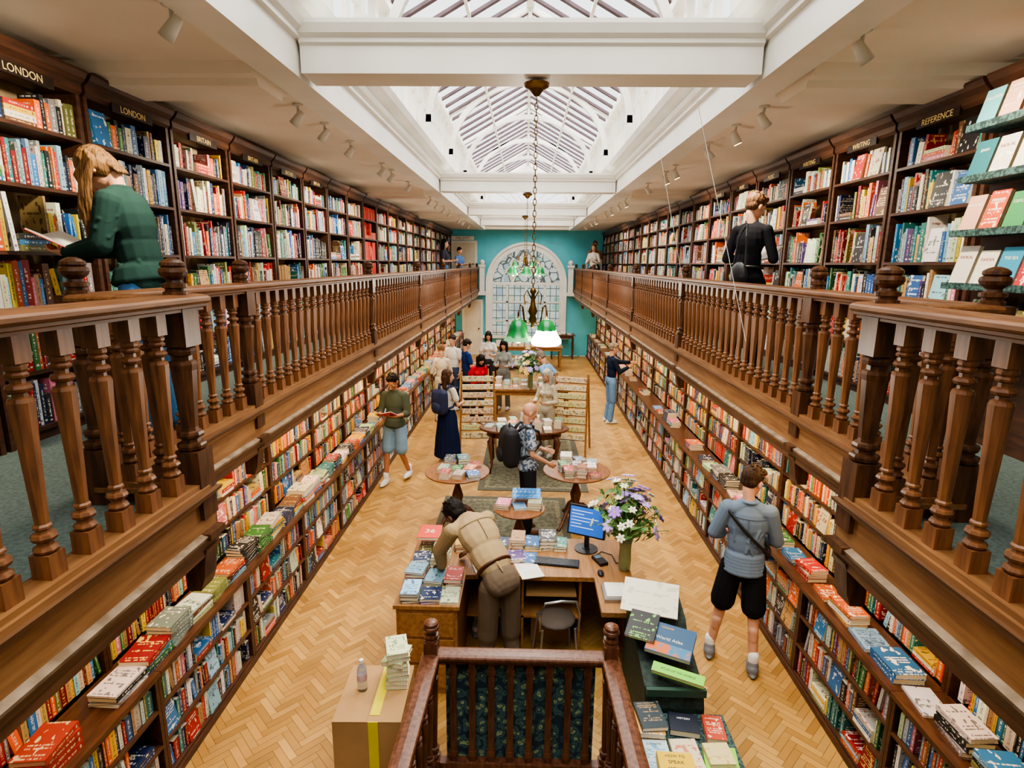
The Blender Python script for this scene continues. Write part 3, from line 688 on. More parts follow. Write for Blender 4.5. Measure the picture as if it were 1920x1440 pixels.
def bottle(x,y,z,cap,label):
    o=root('water_bottle',(x,y,z),label,'bottle')
    gm=MT.get('pet') or mat('pet','#dfe8ea',.08,spec=.8); gm.node_tree.nodes['Principled BSDF'].inputs['Transmission Weight'].default_value=.8
    MB().lathe([(0,.028),(.005,.032),(.06,.032),(.065,.03),(.07,.032),(.14,.032),(.165,.026),(.185,.013),(.2,.012)],16).obj('bottle_body',gm,o,smooth=True)
    MB().lathe([(.2,.015),(.22,.015),(.222,.012)],12).obj('cap',cap,o); MB().lathe([(.075,.0328),(.12,.0328)],16).obj('bottle_label',mat('label_red','#c8c0c8',.5,c2='#a03040'),o)
bottle(-1.03,3.22,.664,PAPER,'clear plastic water bottle on the carton'); bottle(-.42,4.7,0,MET,'clear plastic bottle on the floor under the desk'); bottle(-.3,4.72,0,MET,'clear plastic bottle on the floor under the desk')
o=root('computer_monitor',(.6,4.95,.78),'black computer monitor with blue screen on the desk','monitor',math.radians(-24))
Mt=Matrix.Translation((0,0,.28))@Matrix.Rotation(math.radians(-12),4,'X')
MB().box(-.18,-.01,-.14,.18,.03,.14,M=Mt).obj('bezel',BLACKP,o)
MB().box(-.165,-.013,-.125,.165,-.01,.125,M=Mt).obj('screen',mat('blue_screen','#2a5ab0',.3,c2='#3468bc',scale=3,emis=.5,emc='#2c5ab8'),o)
mb=MB()
for i in range(6): mb.box(-.15,-.0145,.085-i*.03,-.15+[.2,.12,.26,.18,.1,.22][i],-.0135,.091-i*.03,M=Mt)
mb.obj('screen_text_bar',mat('screen_white','#dfe9ff',.4,emis=.5),o)
mb=MB().box(-.02,.0,.02,.02,.03,.2); mb.obj('stand',BLACKP,o); MB().lathe([(0,.11),(.01,.11),(.015,.04),(.02,.04)],20).obj('base',BLACKP,o)
o=root('keyboard',(.31,4.68,.78),'black computer keyboard on the desk','keyboard',math.radians(-8))
MB().box(-.2,-.065,0,.2,.065,.016).obj('keyboard_body',BLACKP,o); mb=MB()
for i in range(18):
    for j in range(5): mb.box(-.193+i*.0215,-.058+j*.024,.016,-.193+i*.0215+.018,-.058+j*.024+.02,.022)
k=mb.obj('keys',mat('keys','#3b3b40',.5),o); k['kind']='stuff'
o=top(MB().ell((0,0,.012),AX,(.028,.048,.018)).obj('computer_mouse',BLACKP,smooth=True,loc=(.68,4.5,.786)),'black computer mouse on the desk','mouse')
o=root('card_reader',(.7,4.72,.78),'black card payment reader with coiled cable','card reader',.4)
MB().box(-.04,-.08,0,.04,.08,.03).obj('reader_body',BLACKP,o); MB().box(-.03,.01,.03,.03,.06,.033).obj('screen',mat('lcd','#5c6e78',.3),o)
MB().tube([(0,.08,.02),(.1,.14,.01),(.16,.05,.01),(.12,-.08,.01),(.2,-.16,.01)],.005,6).obj('cable',BLACKP,o)
o=root('desk_tray',(.76,4.2,.78),'grey receipt tray with papers on the desk','tray'); MB().box(-.1,-.12,0,.1,.12,.03).obj('tray_body',MET,o); MB().box(-.08,-.1,.03,.08,.1,.05).obj('paper_pile',PAPER,o)
def bouquet(x,y,z,sc,label,seed,main='#9068c0'):
    r2=random.Random(seed); o=root('flower_vase',(x,y,z),label,'flowers')
    MB().lathe([(0,.045),(.01,.05),(.1,.055),(.2,.05),(.26,.055),(.3,.065)],20).obj('vase',mat('green_glass','#8a9468',.15,spec=.8),o,smooth=True)
    cols_=[(main,10),('#ecead8',12),('#b9a0e0',8),('#d8dcae',5)]
    lf=MB()
    GR=V(0,0,.5)
    for i in range(90):
        a=r2.uniform(0,6.28); e=r2.uniform(-.25,1.5); rr=r2.uniform(.17,.37); p=GR+V(math.cos(a)*math.cos(e)*rr,math.sin(a)*math.cos(e)*rr,math.sin(e)*rr*1.05-.05)
        lf.tube([(0,0,.28),tuple(V(0,0,.35)*.5+p*.5),tuple(p)],.0035,5)
        d=(p-V(0,0,.3)).normalized(); s_=d.cross(V(0,0,1)).normalized()
        for k in range(3):
            b_=p-d*r2.uniform(0,.16); w=(s_*r2.choice((-1,1))+V(r2.uniform(-.6,.6),r2.uniform(-.6,.6),r2.uniform(-.7,.4))).normalized(); L=r2.uniform(.06,.13); n=w.cross(d).normalized()*.5+d*.4
            lf.add([tuple(b_),tuple(b_+w*L*.4+n*.035),tuple(b_+w*L+d*-.02),tuple(b_+w*L*.4-n*.035)],[(0,1,2,3)])
        if i<50:
            c=r2.choices(cols_,[q[1] for q in cols_])[0][0]; mb=MB(); big=c==main or c=='#b9a0e0'; n_=7 if big else 6; R_=.056 if big else .034
            for k in range(n_):
                w=6.28*k/n_; u=d.orthogonal().normalized(); v=d.cross(u); q=u*math.cos(w)+v*math.sin(w); t_=d.cross(q)
                mb.ell(p+q*R_*.6+d*.02,(q,t_,(d+q*.5).normalized()),(R_*.62,R_*.36,.008),8,5)
            mb.ell(p+d*.022,AX,(.01,.01,.01),8,5,mi=1)
            mb.obj('flower_head',[mat('petal'+c,c,.6),mat('flower_eye','#d8c860',.6)],o,smooth=True)
    lf.obj('foliage',mat('leaf_green','#6c9450',.55,c2='#3d6632',scale=12),o)
    o.scale=(sc,)*3
bouquet(.9,4.6,.78,1.0,'vase of purple and white flowers with green leaves',3)
bouquet(.12,11.95,.8,1.05,'tall vase of yellow and white flowers on a display table',5,'#e8c070')
# stair guard
o=root('stair_railing',(0,3.1,0),'reddish mahogany stair guard with floral fabric panel and turned newels','railing')
B2=baluster_mesh(REDW,1.0,.72); N2=newel_mesh(REDW,1.05,.042); F2=finial_mesh(REDW,.85)
mb=MB(); rail_prof(mb,(-.55,0),(.55,0),.055,.99); mb.obj('handrail',REDW,o)
MB().box(-.55,-.03,.2,.55,.03,.26).obj('bottom_rail',REDW,o)
MB().box(-.47,.035,.2,.47,.045,.985).obj('fabric_panel',FAB,o)
for i in range(8):
    x=-.42+i*.12; MB().box(-.02,-.012,.26,.02,.012,.985).box(-.026,-.016,.3,.026,.016,.34).box(-.026,-.016,.9,.026,.016,.93).obj('baluster',REDW,o,loc=(x,0,0))
for s in (-1,1):
    n=link('newel_post',N2,o,(s*.55,0,.08)); link('finial',F2,n,(0,0,1.05))
    mb=MB(); rail_prof(mb,(s*.55,0),(s*.6,-1.7),.055,.99); mb.obj('handrail',REDW,o)
    mb=MB().box(s*.58-.03,-1.7,.2,s*.58+.03,0,.26); mb.obj('bottom_rail',REDW,o)
    for i in range(10): link('baluster',B2,o,(s*(.553+.005*i),-.14-.155*i,.27))
# display stand
o=root('display_stand',(.98,3.3,0),'dark green stepped display case beside the stair guard','display stand')
mb=MB().ext([(.72,0),(.72,.98),(.42,.9),(.35,.82),(-.05,.72),(-.1,.6),(-.12,0)],-.17,.21,'x'); mb.obj('stand_body',FAB3,o)
MB().box(-.28,-.95,.52,.32,-.12,.58).box(-.26,-.93,0,.3,-.14,.52).obj('lower_shelf',FAB2,o); MB().box(-.17,-.12,.7,.21,-.09,.75).obj('lip',WGREEN,o)
def bigbook(x,y,z,w,h,t,rz,tilt,c,label,txts,tc='#ffffff',name='book',cat='book',pic=False):
    M=Matrix.Translation((x,y,z))@Matrix.Rotation(rz,4,'Z')@Matrix.Rotation(tilt,4,'X')
    b=dict(t=t,w=w,h=h,c=hx(c) if isinstance(c,str) else c,k=hx(tc)); mb=MB(); book_geom(mb,b,True,cols((0,0,1),(1,0,0),(0,1,0),(-w/2,-h/2,0)))
    ob=mb.obj(name,BOOKM,colors=True)
    if not pic:
        for d in ob.data.uv_layers[0].data: d.uv=(0,0)
    ob.matrix_world=M; top(ob,label,cat)
    for s_,sz,dx,dy,*cc in txts: text(s_,sz,Matrix.Translation((dx,dy,t+.0006)),mat('ink'+(cc[0] if cc else tc),cc[0] if cc else tc,.5),ob,'cover_lettering',.0004)
    return ob
bigbook(.95,3.82,1.0,.4,.32,.008,-.28,.27,'#d6d0b8','cream printed canvas bag with sketch lying on the display stand',[],name='canvas_bag',cat='bag',tc='#b8b49a',pic=True)
b=bigbook(1.02,3.46,.885,.3,.25,.03,-.45,.27,'#1d4a6e','large world atlas with blue and orange cover on a display stand',[('World Atlas',.036,-.01,.0),('CONCISE',.02,-.04,.09,'#e8b03c')],tc='#e8e4d0')
MB().box(-.145,-.12,.0302,.145,-.04,.0312).obj('cover_band',mat('atlas_orange','#c8662a',.5,c2='#3a7a9a',scale=14,lo=.48,hi=.6),b)
bigbook(1.02,3.25,.80,.33,.07,.03,-.45,.3,'#7ad02c','bright green atlas leaning on the display stand',[('ATLAS OF THE WORLD',.021,0,0,'#1d3a12')])
bigbook(.85,3.58,.925,.2,.24,.02,-.4,.25,'#1b1b1b','black illustrated book under the atlas on display stand',[],tc='#7ac050',pic=True)
bigbook(.80,3.06,.585,.17,.22,.03,.05,.0,'#2b6f86','teal travel paperback on a stack',[],pic=True)
bigbook(.80,3.05,.616,.17,.22,.03,-.06,.0,'#d8a04a','orange travel paperback on a stack',[],pic=True)
bigbook(.81,3.06,.647,.16,.21,.03,.1,.0,'#26343c','dark paperback with landscape photograph cover',[('THE READER',.02,0,.07)],tc='#a88a5a',pic=True)
bigbook(1.02,3.06,.585,.18,.15,.04,-.15,.0,'#141e2e','thick navy hardback with small portrait cover',[('HISTORY',.02,0,.03)])
bigbook(1.2,3.04,.585,.12,.19,.03,-.1,0,'#b8402a','red paperback on the display shelf',[],pic=True,tc='#f0e0c0')
bigbook(.8,2.82,.585,.16,.22,.03,0,0,'#b8ccd4','pale blue illustrated paperback on the stand',[('JUST KIDS',.02,0,.08,'#22343c')],tc='#4a8aa8',pic=True)
bigbook(.98,2.84,.585,.16,.22,.025,.04,0,'#d6c8a8','cream illustrated paperback on the stand',[],tc='#c05a3a',pic=True)
bigbook(.88,2.7,.63,.2,.16,.05,-.05,0,'#e0b81c','yellow paperback lying on the display stand',[('HOW TO',.026,0,.05,'#2a2a2a'),('SPEAK',.032,0,.01,'#2a2a2a'),('MONEY',.03,0,-.035,'#2a2a2a')])
bigbook(1.17,2.82,.585,.19,.18,.02,-.15,0,'#8cc83c','green-edged activity book on the display stand',[])
bigbook(1.16,2.83,.606,.15,.15,.025,.05,0,'#d3c48a','cream patterned paperback on display stand',[],tc='#b8984a',pic=True)
bigbook(1.12,2.6,.585,.22,.2,.03,-.1,0,'#3a3a3e','grey photographic hardback lying on the stand',[('CUBA',.05,.02,-.05,'#e8e8e8')],tc='#8a8a90',pic=True)
bigbook(-.86,4.9,.925,.2,.26,.03,0,0,'#d8402a','red hardback numbered 36 on the service desk',[('36',.1,0,0,'#f4e8d8')])
# rack of face-out books, right gallery
RY=3.12
o=root('display_rack',(2.55,RY,G),'tiered teal marbled rack holding face-out books on the gallery','display rack')
TI=(.62,.92,1.22,1.52,1.8)
for i,z in enumerate(TI):
    mb=MB().box(-.03,-.5,z-.018,.17,.45,z); mb.box(-.04,-.5,z-.02,-.03,.45,z+.018); mb.obj('tier',FAB2,o)
MB().box(.15,-.5,0,.18,.45,1.98).obj('back_panel',DARK,o)
cc=[('#d8c048','EAST'),('#2e6f76','SPAIN'),('#d2542a','LETTERS'),('#2a90b0','THE SEA'),('#8c7a30','SILVER'),('#6ab0b8','CHILDREN'),('#d8d0c0','RADICAL'),('#3f8f52','OXFORD'),('#b8242c','PARIS'),('#2b5090','SKY'),('#d8a890','WALKING'),('#e0d8c0','GARDEN'),('#5a3a6a','NIGHT')]
k=0
for z in TI:
    for j in range(6):
        c,t=cc[(k*5+2)%len(cc)]; k+=1; y=RY+.37-j*.157; a=math.radians(14); w,h=R.uniform(.125,.148),R.uniform(.18,.225)
        M=cols((0,-1,0),(math.sin(a),0,math.cos(a)),(-math.cos(a),0,math.sin(a)),(2.55+.04,y,G+z+h/2+.003))
        b=dict(t=.022,w=w,h=h,c=hx(c),k=hx('#f4f0e0')); mb=MB(); book_geom(mb,b,True,cols((0,0,1),(1,0,0),(0,1,0),(-w/2,-h/2,0)))
        ob=mb.obj('book',BOOKM,colors=True); ob.matrix_world=M; top(ob,'face-out hardback propped on the marbled display rack','book','books on the display rack')
        if k%2:
            for d in ob.data.uv_layers[0].data: d.uv=(0,0)
        text(t,.024,Matrix.Translation((0,.045,.0226)),mat('cov_ink','#f0ead8' ,.5) if c not in('#d8d0c0','#e0d8c0','#d8c048') else mat('cov_ink2','#8a2a2a',.5),ob,'cover_lettering',.0004)
def door(n,x,y,z,w,h):
    o=struct(link('door_%d'%n,None,None,(x,y,z)),'cream panelled door in the end wall','door')
    MB().box(-w/2-.08,-.06,0,-w/2,.0,h+.08).box(w/2,-.06,0,w/2+.08,0,h+.08).box(-w/2,-.06,h,w/2,0,h+.08).obj('door_frame',WHITE,o)
    mb=MB().box(-w/2,-.04,0,w/2,0,h)
    for zz in (.15,h*.55): mb.box(-w/2+.1,-.05,zz,-.04,-.04,zz+h*.35); mb.box(.04,-.05,zz,w/2-.1,-.04,zz+h*.35)
    mb.obj('door_leaf',CREAM,o); MB().ell((w/2-.07,-.08,1.0),AX,(.03,.03,.03)).obj('door_knob',BRASS,o)
door(1,-2.3,YE,G,.8,1.75); door(2,-2.0,YE,0,.62,2.0)
o=root('exit_sign',(-2.35,YE-.1,G+1.92),'cream sign with FIRE EXIT lettering above the door','sign'); MB().box(-.42,-.01,-.07,.42,.02,.07).obj('sign_board',PAPER,o)
text('FIRE EXIT',.12,cols((1,0,0),(0,0,1),(0,-1,0),(0,-.012,0)),mat('sign_ink','#4a3a1a',.5),o)
# ---------------- lamps
EMW=mat('bulb_glow','#fff1d0',.4,emis=30,emc='#ffe8c0')
def chandelier(x,y,zt,zb,arms,lit,label,k=1.,e=90):
    o=root('chandelier',(x,y,0),label,'lamp')
    MB().lathe([(zt,.06),(zt-.01,.085),(zt-.03,.08),(zt-.045,.05),(zt-.07,.03),(zt-.09,.012)],20).obj('ceiling_rose',BRASS,o)
    mb=MB(); z=zt-.09; i=0
    while z>zb+.02:
        pts=[]
        for q in range(10):
            a=2*math.pi*q/10; c,s_=.011*math.cos(a),.024*math.sin(a)
            pts.append((c,0,z-.02+s_) if i%2 else (0,c,z-.02+s_))
        mb.tube(pts,.0035,5,closed=True); z-=.038;i+=1
    mb.obj('chain',BRASS,o)
    MB().lathe([(zb,.01),(zb-.03,.024),(zb-.05,.012),(zb-.12,.018),(zb-.17,.034),(zb-.2,.02),(zb-.23,.03),(zb-.26,.01),(zb-.28,.016),(zb-.29,.004)],14).obj('stem',BRASS,o,smooth=True)
    gg=mat('green_shade','#22a856',.2,c2='#0e6a34',scale=5,spec=.7)
    for n,(a,on) in enumerate(zip(arms,lit)):
        a=math.radians(a); c,s_=math.cos(a)*k,math.sin(a)*k
        MB().tube([(c*r_,s_*r_,z_) for r_,z_ in ((.02,zb-.2),(.07,zb-.26),(.14,zb-.24),(.17,zb-.14),(.21,zb-.12),(.24,zb-.18),(.24,zb-.22))],.007,7).obj('arm',BRASS,o,smooth=True)
        MB().tube([(c*r_,s_*r_,z_) for r_,z_ in ((.03,zb-.08),(.1,zb-.02),(.15,zb-.06),(.13,zb-.12),(.09,zb-.1))],.005,6).obj('scroll',BRASS,o,smooth=True)
        T=Matrix.Translation((c*.24,s_*.24,zb-.22))
        MB().lathe([(0,.02),(-.02,.045),(-.05,.06),(-.08,.066)]+([] if on else [(-.1,.07),(-.125,.082)]),24,T,0,ruf=.02,caps=False).obj('lamp_shade',[gg],o,smooth=True)
        if on: MB().lathe([(-.078,.066),(-.1,.072),(-.125,.088),(-.145,.1),(-.17,.102),(-.185,.085)],32,T,0,ruf=.06,nr=8,caps=False).obj('shade_rim',mat('shade_rim_lit','#fff4d8',.4,emis=9,emc='#fff0cc'),o,smooth=True)
        else: MB().lathe([(-.12,.08),(-.14,.09),(-.155,.1)],32,T,0,ruf=.05,nr=8,caps=False).obj('shade_rim',mat('shade_rim','#7fcf90',.4),o,smooth=True)
        MB().ell(T@V(0,0,-.12),AX,(.04,.04,.055)).obj('bulb',EMW if on else PAPER,o,smooth=True)
    l=bpy.data.lights.new('ceiling_fill','POINT'); l.energy=e; l.color=(1,.9,.76); l.shadow_soft_size=.1  # fill lamp added under each chandelier to brighten ceilings, even with bulbs off
    link('ceiling_fill',l,o,(0,0,zb-.5))
chandelier(.05,4.08,4.57,3.24,(200,-25),(False,True),'brass chain pendant with green glass shades, one lit',.45,55)
chandelier(.0,10.13,4.57,3.58,(180,0,90,-90),(False,)*4,'brass chandelier with green glass tulip shades on a chain',1,75)
chandelier(-.05,14.83,4.57,3.7,(180,0),(False,)*2,'small brass pendant with green glass shades',1,85)
SPW=mat('spot_body','#d8d2c4',.5)
mbm=MB().lathe([(0,.04),(-.012,.04),(-.014,.01),(-.07,.01)],12).mesh('mount',SPW)
hd=MB().lathe([(.055,.015),(.05,.026),(-.02,.033),(-.065,.038)],14).mesh('lamp_head',SPW,smooth=True)
lens_on=MB().lathe([(-.06,.032),(-.067,.032)],14).mesh('lens',mat('lens_lit','#ffe6b8',.4,emis=14,emc='#ffcf88'))
lens_off=MB().lathe([(-.06,.032),(-.067,.032)],14).mesh('lens',mat('lens_off','#b8b4a8',.3))
for s in (-1,1):
    for i,y in enumerate((3.0 if s<0 else 3.3,4.75,5.35,6.1,7.4,7.9,9.0,11.0,11.8,12.8,13.7,15.6,16.6,18.2)):
        o=root('spotlight',(s*(1.72 if i==0 else 1.8),y,4.6),'small white ceiling spotlight aimed at the bookcases','spotlight',group='ceiling spotlights')
        link('mount',mbm,o); on=(s>0 and i in (2,4,5,7,9,11))
        h_=link('lamp_head',hd,o,(0,0,-.1)); h_.rotation_euler=(0,-s*math.radians(38 if not on else 25),0)
        link('lens',lens_on if on else lens_off,h_)
        if i%2==0:
            l=bpy.data.lights.new('spot_light','SPOT'); l.energy=105; l.color=(1,.87,.68); l.spot_size=math.radians(125); l.spot_blend=.9; l.shadow_soft_size=.05
            q=link('spot_light',l,o,(s*.05,0,-.2)); q.rotation_euler=(0,s*-math.radians(48),0)
for x0,z0,y0,x1,z1,y1 in ((1.1,4.85,4.4,1.5,2.9,3.9),(1.44,4.75,6.8,1.75,3.2,6.5)):
    top(MB().tube([(x0,y0,z0),(x1,y1,z1)],.002,5).obj('hanging_wire',PAPER),'thin pale wire hanging from the skylight','wire')
# ---------------- emit books
def vis(b):
    M=b['M']; p=M@V(b['t']/2,0,b['h']/2); q=proj(p)
    if not q or q[0]<-5 or q[0]>1925 or q[1]<-5 or q[1]>1450: return None
    h=H-p.z; X=abs(p.x)
    if p.z<2.2 and X>2 and h/X<.87:
        if p.y*1.4/X<2.4 or h/X<.7: return None
    return q[2]
def emit(lst,N,name,stuffname,stufflabel,gname):
    vv=[];rest=[]
    for b in lst:
        d=vis(b); (vv.append((d,b)) if d else rest.append(b))
    vv.sort(key=lambda q:q[0]-(q[1]['h']*q[1]['t']*20))
    for d,b in vv[:N]:
        mb=MB(); book_geom(mb,b,True,Matrix.Identity(4)); o=mb.obj(name,BOOKM,colors=True); o.matrix_world=b['M']
        top(o,'%s %s book %s'%(b['n'],'slim' if b['t']<.02 else 'thick',b['where'] or 'on a shelf'),'book',b['grp'] or gname)
    mb=MB()
    for b in [q[1] for q in vv[N:]]+rest: book_geom(mb,b)
    if mb.v: top(mb.obj(stuffname,BOOKM,colors=True),stufflabel,'books',None,'stuff')
emit(UP,250,'book','shelved_books','dense rows of multicoloured books filling the bookcase shelves','books on shelves')
emit(FLAT,290,'volume','stacked_volumes','stacks of books lying along ledges and tables','stacked books')  # ordinary books of any binding, lying flat instead of upright
# ---------------- people
QUEUE=[]
def rmesh(mb,name,m,parent,vox,sm=4,loc=None,rotz=0,scale=1):
    me=mb.mesh(name,m); o=link(name,me,parent,loc,rotz); o.scale=(scale,)*3
    r=o.modifiers.new('r','REMESH'); r.mode='VOXEL'; r.voxel_size=vox; r.use_smooth_shade=True
    s=o.modifiers.new('s','SMOOTH'); s.factor=.5; s.iterations=sm
    QUEUE.append(o); return o
SK={'light':'#cf9a7c','tan':'#b07653','dark':'#543423'}
def person(label,x,y,z,face,ht,pose={},skin='light',hair='short',hc='#3a2618',shirt='#888888',sleeve='short',tuck=False,leg='trousers',lc='#333333',shoe='#dddddd',fem=False,infl=.012,vox=.013,look=(0,1,0),beard=None,shirt2=None,sock=None,belt=None,skirt=None,hem=0,slim=1.,collar=False,glut=1.,seam=None,pk=1.):
    k=ht/1.75
    P=dict(pel=(0,0,.95),chest=(0,0,1.28),neck=(0,-.01,1.46),head=(0,.02,1.625),hL=(-.09*pk,0,.9),hR=(.09*pk,0,.9),kL=(-.1,.02,.5),kR=(.1,.02,.5),aL=(-.11,-.03,.085),aR=(.11,-.03,.085),
        eL=(-.22,-.03,1.14),eR=(.22,-.03,1.14),wL=(-.235,.06,.9),wR=(.235,.06,.9),rx=(1,0,0))
    P.update(pose); P={a:Vector(b) for a,b in P.items()}
    u=(P['neck']-P['pel']).normalized(); r=P['rx'].normalized(); r=(r-u*r.dot(u)).normalized(); f=u.cross(r)
    sw=(.14 if fem else .165)*slim
    for sd,q in (('sL',-1),('sR',1)):
        if sd not in P: P[sd]=P['neck']+r*q*sw-u*.065
    lk=Vector(look).normalized(); hr=lk.cross(V(0,0,1)).normalized(); hu=hr.cross(lk); hc_=P['head']
    hp=lambda a,b,c: hc_+hr*a+lk*b+hu*c
    def torso(mb,i,pel=True):
        if pel:
            mb.ell(P['pel'],(r,f,u),((.14+i)*pk+(.01 if fem else 0),(.095+i)*pk,.13+i))
            for q in (-1,1): mb.ell(P['pel']+r*.065*q*pk-f*.03*glut-u*.02,(r,f,u),((.078+i)*pk,(.068+i)*pk,.09+i))
        mb.ell(P['pel']*.5+P['chest']*.5,(r,f,u),(((.112 if fem else .132)+i)*slim,(.088+i)*slim,.2+i))
        mb.ell(P['chest'],(r,f,u),(((.123 if fem else .152)+i)*slim,(.092+i)*slim,.175+i))
        mb.cone(P['sL']+r*.03,P['sR']-r*.03,.043+i,.043+i)
        for q in (-1,1): mb.cone(P['neck']-u*.01,P['neck']+r*q*.1-u*.058,.036+i,.04+i)
        if fem:
            for q in (-1,1): mb.ell(P['chest']+r*.06*q+f*.07+u*.0,(r,f,u),(.052+i,.046+i,.052+i))
    ak=.82 if fem else .93
    def arm(mb,S,i,mode='full'):
        s_,e,w=P['s'+S],P['e'+S],P['w'+S]
        if mode=='short': mb.cone(s_,s_.lerp(e,.6),.048*ak+i,.05*ak+i+.006); return
        if mode=='half': mb.cone(s_,e,.048*ak+i,.041*ak+i); mb.cone(e,e.lerp(w,.25),.041*ak+i,.042*ak+i); return
        mb.cone(s_,e,.046*ak+i,.037*ak+i); mb.cone(e,w if mode=='full' else e.lerp(w,.9),.038*ak+i,(.026*ak if mode=='full' else .03)+i*.6)
    def hand(mb,S):
        e,w=P['e'+S],P['w'+S]; d=(w-e).normalized()
        if 'h'+S+'d' in P: d=P['h'+S+'d'].normalized()
        q=1 if S=='R' else -1; pn=V(-q,.2,0)
        if 'h'+S+'n' in P: pn=P['h'+S+'n']
        pn=(pn-d*pn.dot(d)).normalized(); sd=d.cross(pn)
        if sd.dot(V(0,1,0))<0 and 'h'+S+'n' not in P: sd=-sd
        c=w+d*.05; mb.ell(c,(sd,pn,d),(.04,.016,.055),10,7); mb.cone(w,c,.024,.022)
        for j,(o_,L) in enumerate(((.029,.07),(.010,.08),(-.010,.074),(-.028,.058))):
            a=w+d*.09+sd*o_; b=a+(d*.85+pn*.35).normalized()*L*.5; c2=b+(d*.5+pn*.85).normalized()*L*.45
            mb.cone(a,b,.0095,.009,7); mb.cone(b,c2,.009,.0075,7)
        a=w+d*.03+sd*.03; b=a+(sd*.8+d*.6+pn*.3).normalized()*.04; mb.cone(a,b,.012,.01,7); mb.cone(b,b+(d*.9+pn*.4+sd*.2).normalized()*.03,.01,.008,7)
    def legs(mb,i,to='full',li=0):
        for S in 'LR':
            h,kn,a=P['h'+S],P['k'+S],P['a'+S]
            if to=='shorts': mb.cone(h,h.lerp(kn,.86),.084*pk+i,.074+i+li); continue
            mb.cone(h,kn,.08*pk+i,.053+i+li)
            if to=='full': mb.cone(kn,a,.049+i,.034+i+li*1.5); c=kn.lerp(a,.32)+V(0,-.018,0); mb.cone(c,kn.lerp(a,.5)+V(0,-.012,0),.043+i,.037+i)
    mb=MB(); torso(mb,-.002)
    for S in 'LR': arm(mb,S,0); hand(mb,S)
    legs(mb,0)
    for S in 'LR': a=P['a'+S]; mb.cone(a-V(0,.02,.03),a+V(0,.14,-.05),.036,.028)
    mb.cone(P['neck']-u*.03,hp(0,-.025,-.07),.047,.045)
    ax=(hr,lk,hu)
    mb.ell(hp(0,-.012,.03),ax,(.074,.094,.092)); mb.ell(hp(0,.022,-.035),ax,(.057,.068,.082)); mb.ell(hp(0,.058,-.095),ax,(.028,.024,.022))
    mb.cone(hp(0,.088,.005),hp(0,.108,-.03),.009,.014,8); mb.ell(hp(0,.083,-.062),ax,(.024,.012,.009)); mb.ell(hp(0,.078,.025),ax,(.05,.014,.012))
    for q in (-1,1): mb.ell(hp(.076*q,-.004,-.008),ax,(.012,.02,.032),8,6)
    skm=mat('skin_'+skin,SK[skin],.5,c2=tuple(v*.88 for v in hx(SK[skin])[:3])+(1,),scale=9)
    body=rmesh(mb,'person',skm,None,vox*.75,2,(x,y,z),math.radians(face),k); top(body,label,'person')
    for q in (-1,1):
        e=MB(); e.ell(hp(.031*q,.076,-.0),ax,(.014,.012,.009),10,7); e.ell(hp(.031*q,.0845,0),ax,(.006,.005,.006),8,6,mi=1); e.obj('eye',[PAPER,BLACKP],body,smooth=True)
        e=MB(); e.cone(hp(.018*q,.09,.022),hp(.045*q,.08,.024),.004,.003,6); e.obj('eyebrow',mat('brow'+hc,hc,.7,scale=40),body)
    m=MB(); m.ell(hp(0,.094,-.062),ax,(.02,.006,.006),10,6); m.obj('mouth',mat('lips','#a85a50',.5),body,smooth=True)
    hm=mat('hair'+hc,hc,.6,c2=tuple(v*.25 for v in hx(hc)[:3])+(1,),scale=14,stretch=(6,6,.6),bump=.9,bd=.01,lo=.35,hi=.68,spec=.2)
    if hair!='bald':
        mb=MB(); mb.ell(hp(0,-.024,.045),ax,(.084,.1,.09))
        if hair=='short':
            mb.ell(hp(0,-.045,.0),ax,(.077,.06,.065)); mb.ell(hp(.02,.03,.092),ax,(.055,.05,.032))
            rr=random.Random(int(x*100+y*10))
            for q in range(26):
                a=rr.uniform(0,6.28); e=rr.uniform(.1,1.5); d=(hr*math.cos(a)*math.cos(e)+lk*math.sin(a)*math.cos(e)+hu*math.sin(e)); b0=hp(0,-.022,.045)+(hr*d.dot(hr)*.074+lk*d.dot(lk)*.09+hu*d.dot(hu)*.082); mb.cone(b0,b0+(hr*rr.uniform(-.5,.5)+lk*rr.uniform(-.6,.6)+d*.3).normalized()*.022,.013,.007,6)
        if hair in('long','bob','curly'):
            L=.2 if hair!='bob' else .12
            mb.ell(hp(0,-.055,-.03),ax,(.088,.068,.1))
            for q in (-1,0,1): mb.cone(hp(.05*q,-.06,-.02),hp(.065*q,-.07,0)+V(0,0,-L),.05,.034)
            for q in (-1,1): mb.cone(hp(.075*q,-.0,.03),hp(.08*q,.0,0)+V(0,0,-L*.75),.025,.02)
        if hair=='fall':
            mb.ell(hp(0,-.03,.0),ax,(.088,.085,.1))
            rr=random.Random(4)
            for q in (-1,1):
                for t_ in range(11):
                    b0=.085-t_*.014; l_=rr.uniform(.19,.27)*(1 if t_<8 else .8)
                    s0=hp(.062*q,b0-.015,.055); m0=hp(.09*q,b0+.005,.0); m1=m0+V(rr.uniform(-.006,.006),.02+rr.uniform(-.008,.008),-l_*.55); m2=m1+V(-.01*q,rr.uniform(-.005,.02),-l_*.5)
                    mb.cone(s0,m0,.016,.015,7); mb.cone(m0,m1,.015,.012,7); mb.cone(m1,m2,.012,.005,7)
            for q in range(5): c0=hp(-.04+.02*q,-.085,.02); mb.cone(c0,c0-hu*.12+V(0,.0,-.03),.028,.012,7)
        if hair=='bun': mb.ell(hp(0,-.1,.06),ax,(.04,.035,.04))
        rmesh(mb,'hair',hm,body,vox*.55,1)
    if beard:
        mb=MB(); mb.ell(hp(0,.045,-.085),ax,(.05,.045,.04)); mb.ell(hp(0,.078,-.085),ax,(.03,.02,.03)); rmesh(mb,'beard',mat('beard'+beard,beard,.8),body,vox*.7,2)
